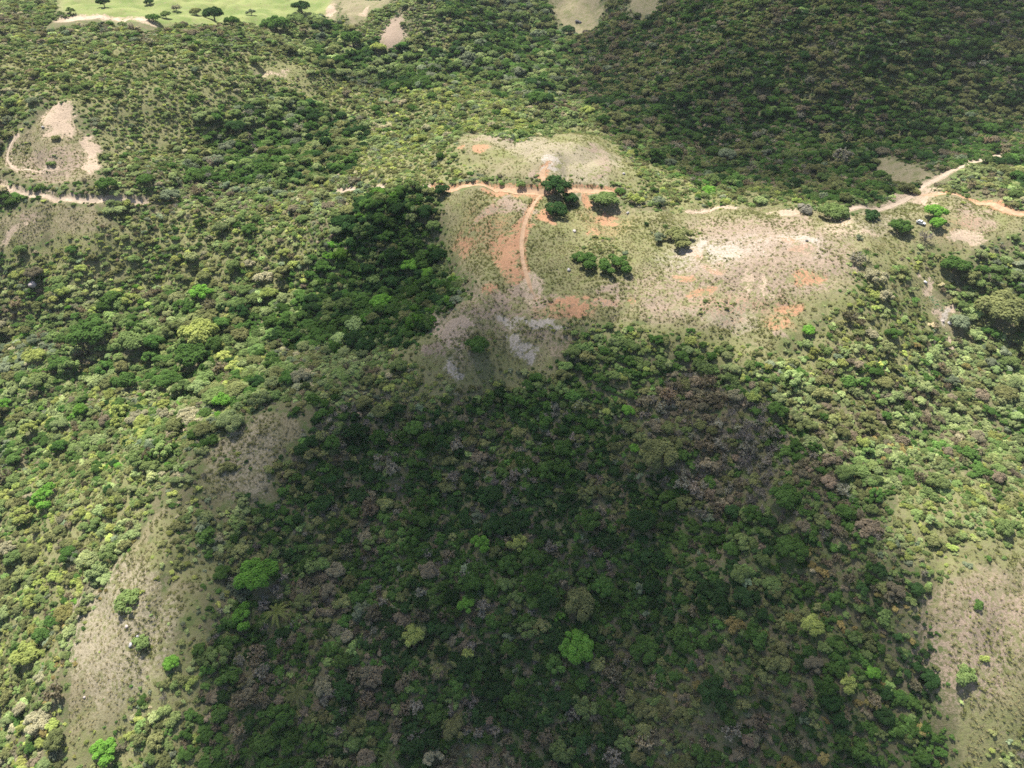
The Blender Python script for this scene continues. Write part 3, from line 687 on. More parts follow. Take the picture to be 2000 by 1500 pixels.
def pick_colour(zi, clump, w_jit):
    """Colour class per plant: the zone's weights, shifted in patches so that one kind grows together."""
    Wt = np.stack([q[1] for q in ZW])[zi]
    Wt = Wt * np.exp(w_jit * 1.5)
    Wt = Wt / Wt.sum(1, keepdims=True)
    return (Wt.cumsum(1) > rng.random(len(zi))[:, None]).argmax(1)
BASEK = np.array([TINT[c] for c in CN])
def tint_of(cls, jit=.16):
    c = BASEK[cls]; k = len(cls)
    v = np.exp(rng.normal(0, jit, k))[:, None]; h = rng.normal(0, .035, k)[:, None]
    return np.clip(c * v * np.concatenate([1 + h, 1 - h * .3, 1 + h * .5], 1), .004, .8)

# ------------------------------------------------------------------ plants the photograph lets one single out
# photo x, y of the crown, its width in photo pixels, colour, shape, short name, full label
LM = [
 (1123, 1258, 74, 'bright', 'dome0', 'broad round bright green tree', 'broad bright green dense round-topped tree, largest bright crown in the shaded lower middle'),
 (805, 1234, 56, 'yellow', 'dome1', 'yellow spiky-edged tree', 'yellow-green tree with spiky edge standing alone in the dark shaded scrub'),
 (912, 1180, 40, 'bright', 'tree0', 'small vivid green tree', 'small vivid green tree up and right of the yellow-green spiky tree'),
 (914, 1273, 28, 'yellow', 'dome1', 'tiny lime green tree', 'tiny lime green round tree between the yellow spiky tree and the broad bright one'),
 (940, 1062, 44, 'bright', 'open1', 'light green two-part tree', 'light green tree beside a cream-green one in the middle of the shade'),
 (1010, 1058, 40, 'yellow', 'open2', 'cream-green half bare tree', 'cream-green half bare tree just right of the light green tree in mid shade'),
 (1583, 1216, 50, 'yellow', 'tree2', 'pale yellow-green tree', 'pale yellow-green tree with tiered crown on the lower right slope'),
 (505, 1115, 88, 'bright', 'dome2', 'big vivid green tree', 'big vivid green spreading tree at the left edge of the cloud shade'),
 (478, 1200, 56, 'bright', 'open1', 'ragged vivid green tree', 'ragged vivid green tree below the big vivid green spreading one'),
 (372, 808, 54, 'pale', 'dome0', 'cream blossoming tree', 'cream yellow blossoming round tree above the upper grass strip on the left'),
 (438, 780, 42, 'bright', 'tree1', 'grass green tree', 'grass green tree right of the cream blossoming tree'),
 (325, 805, 34, 'pale', 'open1', 'pale silvery tree', 'pale silvery small tree just left of the cream blossoming tree'),
 (1085, 350, 60, 'dark', 'dome1', 'dark round roadside tree', 'dark green rounded tree just behind the orange dirt road at mid photo'),
 (1085, 402, 52, 'dark', 'dome2', 'dark tree under the road', 'dark green rounded tree just in front of the orange dirt road, left of a pair'),
 (1112, 385, 36, 'dark', 'tree2', 'smaller dark tree under the road', 'smaller dark green tree touching the rounded one in front of the orange road'),
 (1182, 378, 60, 'mid', 'tree3', 'bushy clump right of the road', 'bushy mid green tree at the right end of the orange road stretch'),
 (1212, 365, 26, 'green', 'dome0', 'small dark tree on the knoll foot', 'small deep green tree at the foot of the grassy knoll, right of the bushy one'),
 (1165, 385, 26, 'sage', 'open2', 'pale shrubby tree', 'pale grey-green tree leaning on the left of the bushy clump by the road'),
 (1240, 385, 34, 'yellow', 'open1', 'light tree right of the clump', 'light yellow-green tree right of the bushy clump by the road'),
 (1143, 500, 62, 'green', 'open1', 'left of two trees in the bare field', 'deep green spreading tree, left of the pair standing in the grassy hilltop'),
 (1202, 506, 62, 'green', 'open2', 'right of two trees in the bare field', 'deep green spreading tree, right of the pair standing in the grassy hilltop'),
 (1325, 454, 72, 'olive', 'open0', 'olive thicket tree', 'broad olive tree at the left edge of the pale bare hilltop'),
 (1285, 462, 30, 'sage', 'open0', 'grey-green tree by the thicket', 'small grey-green tree left of the broad olive one on the hilltop'),
 (1625, 405, 62, 'mid', 'dome0', 'round tree below the right road', 'round mid green tree directly below the pale road, right of centre'),
 (1570, 400, 36, 'grey', 'bush0', 'greyish bushy tree', 'greyish low tree left of the round tree below the pale road'),
 (1700, 410, 40, 'dark', 'bush1', 'low dark tree at the roadside', 'low dark tree strip touching the near side of the pale road'),
 (1755, 435, 48, 'green', 'dome1', 'round tree left of the car', 'round deep green tree left of the white parked car'),
 (1822, 410, 44, 'bright', 'tree3', 'green tree behind the car', 'bright green spreading tree just above and right of the white parked car'),
 (1830, 432, 34, 'bright', 'tree2', 'green tree right of the car', 'bright green tree right of the white parked car'),
 (1805, 455, 42, 'pale', 'bare0', 'thin open tree below the car', 'thin open-crowned tree casting a lacy shadow below the white parked car'),
 (1677, 462, 16, 'sage', 'open1', 'lone sapling on the hilltop', 'lone slender sapling on the pale hilltop with a short dark shadow'),
 (1262, 436, 12, 'dark', 'tree0', 'tiny dark sapling', 'tiny dark upright sapling in the grass left of the olive thicket'),
 (1860, 515, 56, 'green', 'tree1', 'big dark tree below the pale soil', 'big deep green tree with shaded underside on the right slope below the pale soil'),
 (1955, 590, 110, 'olive', 'dome2', 'huge olive tree at the right edge', 'huge olive tree mass at the right edge beyond the gully'),
 (1872, 625, 42, 'sage', 'tree2', 'grey-green tree over the gully', 'grey-green tree overhanging the pale rocky gully on the right'),
 (1578, 640, 30, 'bright', 'dome0', 'small light green round tree', 'small light green round tree below the orange bare patch, right of centre'),
 (1670, 500, 40, 'grey', 'dry0', 'grey dead-looking tree', 'grey dry tree beside the palm at the right end of the hilltop'),
 (1705, 535, 44, 'pale', 'open2', 'pale whitish tree', 'pale whitish-green tree below the palm on the right end of the hilltop'),
 (1725, 575, 34, 'pale', 'open0', 'second pale tree by the palm', 'pale yellowish tree just below the second palm on the right slope'),
 (1742, 650, 36, 'green', 'tree0', 'small green tree on the east slope', 'small deep green tree on the sunny slope left of the rocky gully'),
 (1516, 795, 44, 'green', 'dome1', 'round dark tree right of centre', 'round deep green tree on the shade edge, right of the brown thicket'),
 (1225, 800, 30, 'bright', 'tree3', 'small light tree mid photo', 'small light green tree standing out in the shaded centre, right of white blossom'),
 (1238, 872, 24, 'bright', 'dome0', 'teal-green small tree', 'small upright bright green tree among grey-brown scrub in the centre'),
 (1285, 875, 84, 'olive', 'dome2', 'broad olive dome', 'broad olive-brown dome tree among grey-brown scrub right of centre'),
 (1525, 965, 62, 'green', 'tree2', 'large green tree in the brown scrub', 'large deep green tree beside brown scrub on the right of the shade'),
 (1545, 1065, 66, 'green', 'dome0', 'round green tree below right', 'large round deep green tree in shade below the brown scrub'),
 (1148, 1010, 56, 'green', 'dome1', 'rounded dark green tree mid shade', 'rounded deep green tree in the middle of the cloud shade'),
 (1250, 1012, 60, 'dark', 'tree1', 'darkest round tree', 'dark green tree right of another rounded one in the middle of the shade'),
 (1130, 1175, 76, 'olive', 'tree3', 'olive speckled tree', 'large olive speckled tree directly above the broad bright green tree'),
 (1258, 1262, 62, 'green', 'dome2', 'green tree right of the broad one', 'deep green tree to the right of the broad bright green tree'),
 (1030, 1225, 42, 'mid', 'open2', 'soft green tree', 'soft mid green tree to the left of the broad bright green tree'),
 (1093, 1203, 24, 'bright', 'open1', 'little star-shaped tree', 'little light green star-shaped tree on the upper left of the broad bright tree'),
 (1395, 1350, 76, 'dark', 'dome1', 'dark tree in the lower right', 'large dark green tree in the lower right part of the shade'),
 (1425, 1425, 48, 'grey', 'dry1', 'grey feathery tree', 'grey feathery dry tree near the bottom, below the large dark one'),
 (845, 1475, 46, 'pale', 'open0', 'cream tree at the bottom', 'cream-grey tree at the bottom edge of the photo, left of centre'),
 (1700, 1310, 30, 'bright', 'tree2', 'small bright tree low right', 'small bright green tree in the olive scrub on the lower right'),
 (1650, 1335, 44, 'yellow', 'open1', 'yellowish tree low right', 'yellow-green tree left of the small bright one on the lower right'),
 (1880, 1310, 48, 'mid', 'bush2', 'bush at the grass edge', 'mid green bushy tree at the left edge of the lower right grass patch'),
 (1910, 1178, 24, 'green', 'bush3', 'lone bush on the right grass', 'lone round green bush in the dry grass patch at the right edge'),
 (1890, 1100, 20, 'sage', 'bush1', 'small grey bush above the grass', 'small grey-green bush at the top of the right dry grass patch'),
 (255, 1167, 56, 'mid', 'bush4', 'bush island in the left grass', 'clump-like green bush standing alone in the sunlit grass strip at lower left'),
 (337, 1291, 34, 'bright', 'dome0', 'lime green tree at left', 'lime green small tree with a dark shadow at the bottom of the left grass'),
 (275, 1250, 34, 'mid', 'bush0', 'bush by the white stones', 'mid green bush beside the white stones in the left grass strip'),
 (265, 1045, 0, 'mid', 'bush0', '', ''),
 (445, 908, 36, 'olive', 'bush2', 'bush in the upper strip', 'olive bush in the middle of the upper left grass strip'),
 (425, 1280, 50, 'mid', 'open2', 'light tree at the shade edge', 'light green tree at the edge of shade right of the lower left grass'),
 (60, 835, 36, 'yellow', 'open0', 'yellow tree far left', 'yellow-green fluffy tree near the left edge beside brownish scrub'),
 (96, 965, 56, 'bright', 'open1', 'bright spreading tree far left', 'bright green spreading tree near the left edge, below mid height'),
 (50, 1000, 44, 'yellow', 'open2', 'yellow-green tree far left', 'yellow-green flat tree just left below the bright spreading one'),
 (15, 1068, 36, 'pale', 'dome1', 'pale cream tree at left edge', 'pale cream round tree touching the left edge of the photo'),
 (62, 1175, 36, 'yellow', 'open0', 'pale green star tree', 'pale yellow-green tree with layered crown near the left edge, lower part'),
 (55, 1280, 56, 'yellow', 'tree1', 'large yellowish tree', 'large yellowish tree near the left edge, lower quarter of the photo'),
 (85, 1240, 40, 'green', 'tree3', 'green tree by the yellowish one', 'deep green tree right above the large yellowish tree near the left edge'),
 (110, 1350, 50, 'brown', 'dry2', 'brown feathery tree', 'brown feathery dry tree left of the sunlit grass near the bottom'),
 (80, 1405, 56, 'pale', 'dome2', 'whitish broad tree', 'broad whitish-cream tree near the bottom left corner'),
 (82, 1446, 28, 'yellow', 'dome0', 'small lemon tree', 'small lemon-green tree just below the broad whitish tree at bottom left'),
 (210, 1470, 60, 'bright', 'open1', 'lime spreading tree at the bottom', 'lime green spreading tree at the bottom edge, left part'),
 (390, 645, 78, 'yellow', 'tree2', 'tall yellow-green forest tree', 'tall yellow-green leafy tree among large trees on the left forest slope'),
 (375, 690, 70, 'green', 'tree1', 'dark tall tree left forest', 'deep green tall tree directly below the tall yellow-green forest tree'),
 (180, 640, 84, 'green', 'dome1', 'broad dark forest tree', 'broad deep green tree in the left forest, left of a light green one'),
 (260, 665, 66, 'mid', 'tree0', 'light green forest tree', 'light green tree between two dark ones in the left forest'),
 (330, 735, 60, 'green', 'dome2', 'round forest tree lower', 'round deep green forest tree above the cream blossoming one'),
 (250, 740, 56, 'green', 'tree3', 'rounded green forest tree', 'rounded deep green tree left of another above the cream blossoming tree'),
 (70, 690, 46, 'yellow', 'dome0', 'olive-yellow rounded tree', 'yellow-green rounded tree in the left forest beside brown scrub'),
 (395, 565, 48, 'bright', 'dome1', 'light green domed tree', 'light green domed tree above the tall yellow-green forest tree'),
 (518, 530, 40, 'pale', 'bush1', 'pinkish pale tree', 'pinkish pale tree in the left middle scrub'),
 (488, 507, 26, 'pale', 'bush2', 'small pale tree', 'small pale tree up left of the pinkish pale one'),
 (260, 580, 34, 'yellow', 'open2', 'sunny yellow forest tree', 'sunny yellow-green tree in the upper left forest slope'),
 (800, 512, 40, 'bright', 'dome2', 'bright tree in the ravine', 'bright green tree in the dark wooded ravine left of the track'),
 (745, 582, 46, 'bright', 'dome0', 'lime round tree in the ravine', 'lime green round tree low in the dark wooded ravine'),
 (830, 580, 44, 'green', 'dome1', 'round dark tree in the ravine', 'round deep green tree near the bottom right of the wooded ravine'),
 (690, 655, 46, 'dark', 'dome2', 'dark tree at ravine mouth', 'dark round tree at the lower left end of the wooded ravine'),
 (835, 410, 44, 'dark', 'tree0', 'dark tree atop the ravine', 'dark tree at the top of the ravine just below the road'),
 (865, 368, 34, 'dark', 'tree1', 'dark tree at the road end', 'dark green tree at the left end of the orange road stretch'),
 (930, 670, 50, 'green', 'tree2', 'lone tree below the bare ground', 'deep green tree alone in sparse grass below the bare hilltop'),
 (970, 218, 24, 'green', 'tree3', 'upright tree above the knoll', 'small upright green tree standing above the grassy knoll'),
 (740, 90, 32, 'yellow', 'tree1', 'yellow-green tree far', 'bright yellow-green tree in the far valley near the pink scar'),
 (1095, 175, 0, 'mid', 'tree0', '', ''),
 (1050, 185, 44, 'green', 'dome1', 'dark far tree above the knoll', 'deep green rounded tree up right of the small upright one, beyond the knoll'),
 (1147, 210, 30, 'yellow', 'dome2', 'light far bush', 'light yellow-green low tree in the valley beyond the knoll'),
 (1490, 155, 46, 'dark', 'dome0', 'dark round far tree', 'dark round tree on the shaded far hillside, right of centre'),
 (1110, 55, 28, 'dark', 'tree2', 'dark tree by the far clearing', 'dark green tree at the left border of the far clearing at the top'),
 (420, 22, 44, 'dark', 'tree0', 'pasture tree', 'dark green tree standing in the bright pasture at the top left'),
 (540, 38, 60, 'green', 'dome1', 'pasture hedge tree', 'deep green rounded tree at the lower edge of the bright pasture'),
 (345, 12, 22, 'grey', 'dry0', 'bare pasture tree', 'thin grey tree in the bright pasture at the top left'),
 (292, 0, 22, 'dark', 'dome2', 'top pasture tree', 'small dark tree at the very top of the bright pasture'),
 (690, 70, 50, 'green', 'tree3', 'valley tree top', 'deep green tree in the far valley left of the pink scar'),
 (285, 345, 40, 'green', 'dome0', 'green tree above left road', 'deep green tree above the far end of the left dirt road'),
 (212, 355, 40, 'green', 'tree1', 'tree over left road bank', 'deep green tree on the bank right above the left dirt road'),
 (335, 375, 42, 'sage', 'dome1', 'pale tree past left road', 'pale grey-green round tree just beyond the end of the left dirt road'),
 (100, 315, 18, 'mid', 'bush3', 'bush in the left scar', 'small round bush in the brownish clearing at the left edge'),
 (108, 264, 20, 'olive', 'bush4', 'bush under the sandy scar', 'small olive bush just below the pale sandy scar on the left'),
 (500, 115, 30, 'mid', 'tree2', 'far left hill tree', 'mid green tree on the upper left hillside'),
 (290, 70, 0, 'mid', 'tree2', '', ''),
 (460, 240, 44, 'dark', 'dome2', 'dark tree of the upper ravine', 'dark round tree in the upper left ravine'),
 (623, 300, 24, 'dark', 'tree3', 'tiny dark tree mid left', 'small dark upright tree at the lower end of the upper ravine'),
 (1640, 298, 46, 'grey', 'dry1', 'whitish dry tree', 'whitish-grey dry tree on the shaded hillside above the right road'),
 (1420, 295, 40, 'sage', 'dome0', 'grey-green far tree', 'grey-green round tree on the shaded hillside, left of the whitish dry tree'),
 (1422, 230, 24, 'grey', 'bare1', 'white dead far tree', 'white dead tree high on the shaded hillside'),
 (1462, 385, 0, 'mid', 'tree0', '', ''),
 (1880, 395, 12, 'yellow', 'tree0', 'little tree at the right road', 'little yellow-green tree at the far side of the right orange road'),
 (455, 38, 34, 'green', 'tree1', 'tree at the foot of the pasture', 'deep green tree at the lower pasture border, right of the lone pasture tree'),
 (385, 20, 26, 'olive', 'tree2', 'olive pasture tree', 'olive tree touching the left side of the dark pasture tree'),
 (300, 28, 30, 'green', 'dome0', 'pasture hedge', 'small deep green tree in the bright pasture, left of the thin grey one'),
 (325, 26, 24, 'mid', 'tree3', 'second pasture hedge tree', 'mid green tree in the bright pasture touching the small deep green one'),
 (492, 22, 20, 'sage', 'open1', 'pale pasture tree', 'pale little tree standing alone in the right half of the pasture'),
 (205, 2, 30, 'dark', 'tree0', 'tree on the pasture edge', 'dark tree at the top edge of the photo on the left of the pasture'),
 (578, 30, 40, 'mid', 'dome2', 'pale pasture corner tree', 'mid green rounded tree at the right corner of the bright pasture'),
 (590, 6, 44, 'dark', 'dome1', 'dark pasture corner tree', 'dark tree at the top edge of the photo on the right end of the pasture'),
 (1385, 365, 34, 'bright', 'bush3', 'fresh green bush', 'fresh green bush in the light scrub above the hilltop, left of the shaded hill'),
]
PALMS = [(545, 1195, 7.0, 'yellow', 'yellowing palm with drooping fronds in the lower left shade'),
         (585, 1350, 6.5, 'olive', 'olive palm with bent fronds near the bottom left of the shade'),
         (762, 1475, 5.5, 'mid', 'green palm at the bottom edge of the photo'),
         (495, 1462, 5.0, 'green', 'small green palm near the bottom left of the shade'),
         (1688, 492, 5.0, 'green', 'green palm beside the grey dry tree on the right end of the hilltop'),
         (1727, 545, 6.0, 'green', 'dark green palm below the pale whitish tree on the right slope'),
         (1170, 35, 6.5, 'sage', 'grey-green palm at the right border of the far clearing'),
         (1545, 232, 5.0, 'green', 'dark palm on the shaded far hillside')]
placed = []                                                        # x, y, radius of every singled-out plant
used_first = {}
def plant(kind, key, x, y, rad, tint, label, cat, group=None, rz=None, hs=1.0):
    p = PROTO[key]; z = float(HITZ(np.array([x]), np.array([y]))[0])
    rz = random.random() * 6.28 if rz is None else rz
    if kind == 'shrub':
        o = link('shrub', p['one'], None, (x, y, z - .1)); o.color = (*tint, 1)
    else:
        o = bpy.data.objects.new(kind, None); COL.objects.link(o); o.location = (x, y, z - .1); o.empty_display_size = .5
        c = link('crown', p['cm'], o); c.color = (*tint, 1)
        link('trunk', p['tm'], o)
    o.rotation_euler = (0, 0, rz); o.scale = (rad, rad * random.uniform(.9, 1.1), rad * hs)
    tag(o, label, cat, group)
    placed.append((x, y, rad))
    return o
LMW = []
for (px, py, w, colr, key, short, label) in LM:
    if w <= 0: continue
    # the crown's middle is above its foot: find the foot whose crown middle projects to (px, py)
    fx = hit(px, py)[0]; 
    for it in range(4):
        zf = float(base_z(fx[0], fx[1])); dep = project(fx[0], fx[1], zf)[2]; rad = w / 2 * float(dep) / FPX
        hm = rad * .75
        qx, qy, _ = project(fx[0], fx[1], zf + hm)
        ny_ = py + (float(project(fx[0], fx[1], zf)[1]) - float(qy))
        fx = hit(px, ny_)[0]
    LMW.append((px, py, short)); 
    jit = 1 + random.uniform(-.08, .08)
    if key.startswith('bush') and w >= 60: key = 'tree' + key[-1] if key[-1] in '0123' else 'tree0'
    kind = 'shrub' if key.startswith('bush') else 'tree'
    tint = tuple(v * jit * (1.28 if colr == 'bright' else 1.2 if colr == 'yellow' and px > 450 else 1.0) for v in TINT[colr])
    
    plant(kind, key, fx[0], fx[1], rad, tint, label, 'shrub' if kind == 'shrub' else 'tree', hs=.62 if px in (1143, 1202, 1325, 1182) else .92)
for (px, py, rad, colr, label) in PALMS:
    fx = hit(px, py + 14)[0]; i = random.randrange(2); p = PROTO[f'palm{i}']
    o = plant('palm', f'palm{i}', fx[0], fx[1], rad * .72, tuple(.85 * v for v in TINT[colr]), label, 'palm')
PL = np.array(placed)
NLAND = len(PL)

# ------------------------------------------------------------------ tall trees and shrubs everywhere else
def clear_of_placed(x, y, r, k=.8):
    ok = np.ones(len(x), bool)
    for (a, b, c) in placed:
        near = (np.abs(x - a) < c + 6) & (np.abs(y - b) < c + 6)
        if near.any(): ok[near] &= np.hypot(x[near] - a, y[near] - b) > (c * k + r[near] * .45)
    return ok
def patch_noise(x, y):
    return np.stack([(fbm(x, y, 15, 2, 60 + 7 * i) - .5) * 7.0 + (fbm(x, y, 70, 2, 160 + 7 * i) - .5) * 3.0 for i in range(len(CN))], 1)
# trees
tx, ty = jitter_grid(-640, 640, 55, 900, 4.6)
tz = HITZ(tx, ty); m = in_view(tx, ty, tz); tx, ty, tz = tx[m], ty[m], tz[m]
zi = zone_of(tx, ty); dens = np.array([q[2] for q in ZW])[zi]
gmk = grass_mask(tx, ty); smd = sparse_mask(tx, ty); smk = smd > 0
dens = dens * (.35 + 1.3 * fbm(tx, ty, 30, 3, 77)); dens *= np.clip((-gmk - 1) / 7, 0, 1); dens = np.where(smk, dens * (.12 + 1.6 * np.clip(smd - .6, 0, 1)), dens)
m = (rng.random(len(tx)) < dens) & (road_clear(tx, ty) > 2.2)
tx, ty, tz, zi = tx[m], ty[m], tz[m], zi[m]
lo = np.array([q[3][0] for q in ZW])[zi]; hi = np.array([q[3][1] for q in ZW])[zi]
tr = lo + (hi - lo) * rng.random(len(tx)) ** 2.3
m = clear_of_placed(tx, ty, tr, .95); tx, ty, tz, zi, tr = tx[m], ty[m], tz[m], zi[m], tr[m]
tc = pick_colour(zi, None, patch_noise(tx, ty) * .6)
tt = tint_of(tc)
def keys_for(cls, fam_leafy):
    out = []
    for c in cls:
        nme = CN[c]
        if nme == 'grey': f = random.choice(['dry0', 'dry1', 'dry2', 'bare0', 'bare1'])
        elif nme == 'brown': f = random.choice(['dry0', 'dry1', 'dry2'] + fam_leafy[:2])
        else: f = random.choice(fam_leafy)
        out.append(f)
    return out
tk = keys_for(tc, ['tree0', 'tree1', 'tree2', 'tree3', 'dome0', 'dome1', 'dome2', 'open0', 'open1', 'open2', 'tree0', 'tree2'])
# shrubs
sx, sy = jitter_grid(-640, 640, 55, 900, 2.0)
sz = HITZ(sx, sy); m = in_view(sx, sy, sz, 60); sx, sy, sz = sx[m], sy[m], sz[m]
zs = zone_of(sx, sy); gms = grass_mask(sx, sy); smd = sparse_mask(sx, sy); sms = smd > 0
sr = 1.0 * np.array([q[4] for q in ZW])[zs] * np.exp(rng.normal(0, .36, len(sx)))
pr = np.full(len(sx), .97); pr = np.where(sms, smd, pr); g_in = gms > 0
edge = np.clip(-gms / 9.0, 0, 1); pr = pr * (.35 + .65 * edge); sr = sr * (.5 + .5 * edge)
pr[g_in] = (.10 * np.clip(fbm(sx, sy, 18, 2, 90) * 4 - 1.4, 0, 2))[g_in]
sr[g_in] *= .42; sr[sms & ~g_in] *= .72
sm_so = soil_masks(sx, sy); isl = np.zeros(len(sx), bool)
for (ax_, ay_, aw, ah) in [(1145, 500, 36, 30), (1205, 508, 34, 30), (1172, 478, 40, 18), (1320, 458, 50, 16), (1190, 386, 44, 20), (1240, 392, 30, 14), (930, 676, 40, 22), (1800, 462, 26, 10), (990, 346, 60, 5), (900, 352, 70, 6), (1100, 352, 50, 8),
        (1680, 505, 26, 20), (1700, 560, 30, 30), (255, 1170, 30, 24), (1085, 410, 34, 14), (455, 905, 40, 24), (1400, 600, 60, 10), (1130, 640, 60, 16), (1060, 590, 22, 10), (1500, 390, 120, 10), (1570, 408, 30, 8), (275, 1255, 26, 20), (310, 1210, 30, 20), (1880, 1310, 30, 24), (1925, 1230, 14, 10),
        (1925, 1290, 14, 10), (1970, 1350, 16, 12), (110, 300, 16, 10), (40, 290, 24, 14), (70, 335, 40, 8)]:
    p4 = poly_world([(ax_ + aw * math.cos(q), ay_ + ah * math.sin(q)) for q in np.linspace(0, 6.283, 10)[:-1]]); w1_, w2_ = warp(sx, sy, 3, 6); isl |= inside(p4, w1_, w2_)
q_ = sms & ~g_in; pr[q_] *= np.clip(.25 + 1.5 * fbm(sx, sy, 10, 3, 201), 0, 1.1)[q_]; sr[q_] *= 1.22
pr[isl] = .85; sr[isl & g_in] *= 2.0
so = sum(sm_so[k] for k in ('pale', 'white', 'orange')); pr[(so > .6) & ~isl] *= .12
past = inside(GRW['pasture'], sx, sy); pr[past] *= .25
m = (rng.random(len(sx)) < pr) & (road_clear(sx, sy) > .7)
sx, sy, sz, zs, sr, g_in, sms = sx[m], sy[m], sz[m], zs[m], sr[m], g_in[m], sms[m]
m = clear_of_placed(sx, sy, sr, .55) ; sx, sy, sz, zs, sr, g_in, sms = sx[m], sy[m], sz[m], zs[m], sr[m], g_in[m], sms[m]
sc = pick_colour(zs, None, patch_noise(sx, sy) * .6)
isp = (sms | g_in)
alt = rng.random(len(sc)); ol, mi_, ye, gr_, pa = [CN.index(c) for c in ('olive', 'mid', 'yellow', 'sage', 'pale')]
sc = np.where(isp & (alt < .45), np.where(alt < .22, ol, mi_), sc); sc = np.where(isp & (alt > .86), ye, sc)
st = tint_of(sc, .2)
sk = keys_for(sc, ['bush0', 'bush1', 'bush2', 'bush3', 'bush4'])

# the largest ones in the photo stand as things of their own
def ords(n): return {1: 'nearest', 2: 'second nearest', 3: 'third nearest', 4: 'fourth nearest', 5: 'fifth nearest', 6: 'sixth nearest', 7: 'seventh nearest', 8: 'eighth nearest', 9: 'ninth nearest', 10: 'tenth nearest'}.get(n, '%dth nearest' % n)
lmp = np.array([(a, b) for a, b, _ in LMW])
def choose(x, y, z, r, want, top):
    px, py, dep = project(x, y, z + r * top)
    wpx = 2 * r * FPX / dep
    ok = (px > 4) & (px < 1996) & (py > 4) & (py < 1496)
    s = np.where(ok, wpx, 0); o = np.argsort(-s)[:want]
    return o, px, py
def auto_labels(ix, px, py, cls, noun):
    rec = []
    for i in ix:
        d = np.hypot(lmp[:, 0] - px[i], lmp[:, 1] - py[i]); j = int(np.argmin(d)); dx = px[i] - lmp[j, 0]; dy = py[i] - lmp[j, 1]
        where = ('right of' if dx > 0 else 'left of') if abs(dx) > abs(dy) else ('below' if dy > 0 else 'above')
        rec.append((CWORD[CN[cls[i]]], where, j, d[j], i))
    out = {}; cnt = {}
    for c, w, j, d, i in sorted(rec, key=lambda q: q[3]):
        k = (c, w, j); cnt[k] = cnt.get(k, 0) + 1
    seen = {}
    for c, w, j, d, i in sorted(rec, key=lambda q: q[3]):
        k = (c, w, j); seen[k] = seen.get(k, 0) + 1
        nm = LMW[j][2]
        if cnt[k] == 1: out[i] = f"{c} {noun} {w} the {nm}"
        else: out[i] = f"{ords(seen[k])} {c} {noun} {w} the {nm}"
    return out
NT = 300 - sum(1 for a in LM if a[2] > 0 and not a[4].startswith('bush'))
ixt, pxt, pyt = choose(tx, ty, tz, tr, NT, .8); lab = auto_labels(ixt, pxt, pyt, tc, 'tree')
keep_t = np.ones(len(tx), bool)
for i in ixt:
    plant('tree', tk[i], tx[i], ty[i], tr[i], tuple(tt[i]), lab[i], 'tree', 'trees rising out of the hillside scrub', hs=random.uniform(.8, 1.05)); keep_t[i] = False
NS = 300 - sum(1 for a in LM if a[2] > 0 and a[4].startswith('bush'))
ixs, pxs, pys = choose(sx, sy, sz, np.minimum(sr, 3.2), NS, .5)
lab = auto_labels(ixs, pxs, pys, sc, 'shrub')
keep_s = np.ones(len(sx), bool)
for i in ixs:
    plant('shrub', sk[i], sx[i], sy[i], sr[i], tuple(st[i]), lab[i], 'shrub', 'shrubs of the hillside scrub', hs=random.uniform(.9, 1.2)); keep_s[i] = False

def scatter(name, x, y, z, rot, scl, pid, tint, collection, label):
    me = bpy.data.meshes.new(name); k = len(x); me.vertices.add(k)
    me.vertices.foreach_set('co', np.stack([x, y, z], 1).astype(np.float32).ravel())
    for an, ty_, v in (('rot', 'FLOAT', rot), ('pid', 'INT', pid)):
        a = me.attributes.new(an, ty_, 'POINT'); a.data.foreach_set('value', np.asarray(v, np.int32 if ty_ == 'INT' else np.float32))
    a = me.attributes.new('scl', 'FLOAT_VECTOR', 'POINT'); a.data.foreach_set('vector', scl.astype(np.float32).ravel())
    a = me.attributes.new('tint', 'FLOAT_COLOR', 'POINT'); a.data.foreach_set('color', np.concatenate([tint, np.ones((k, 1))], 1).astype(np.float32).ravel())
    o = link(name, me)
    ng = bpy.data.node_groups.new(name + "_spread", 'GeometryNodeTree')
    ng.interface.new_socket("Geometry", in_out='INPUT', socket_type='NodeSocketGeometry'); ng.interface.new_socket("Geometry", in_out='OUTPUT', socket_type='NodeSocketGeometry')
    nn_ = ng.nodes; gi = nn_.new('NodeGroupInput'); go = nn_.new('NodeGroupOutput')
    ci = nn_.new('GeometryNodeCollectionInfo'); ci.inputs['Collection'].default_value = collection; ci.inputs['Separate Children'].default_value = True; ci.inputs['Reset Children'].default_value = True
    ip = nn_.new('GeometryNodeInstanceOnPoints'); ip.inputs['Pick Instance'].default_value = True
    def na(nm, dt): q = nn_.new('GeometryNodeInputNamedAttribute'); q.data_type = dt; q.inputs[0].default_value = nm; return [s for s in q.outputs if s.enabled][0]
    cx = nn_.new('ShaderNodeCombineXYZ'); L_ = ng.links
    L_.new(na('rot', 'FLOAT'), cx.inputs[2]); L_.new(gi.outputs[0], ip.inputs['Points']); L_.new(ci.outputs[0], ip.inputs['Instance'])
    L_.new(na('pid', 'INT'), ip.inputs['Instance Index']); L_.new(cx.outputs[0], ip.inputs['Rotation']); L_.new(na('scl', 'FLOAT_VECTOR'), ip.inputs['Scale'])
    L_.new(ip.outputs[0], go.inputs[0])
    md = o.modifiers.new("spread", 'NODES'); md.node_group = ng
    tag(o, label, kind='stuff')
    return o
KI = {k: i for i, k in enumerate(KEYS)}
def kid(keys): return np.array([KI[k] for k in keys])
def sub(a, m): return [v[m] for v in a]
tk = np.array(tk); sk = np.array(sk)
k = keep_t; rr = tr[k]; hv = rng.uniform(.8, 1.08, k.sum())
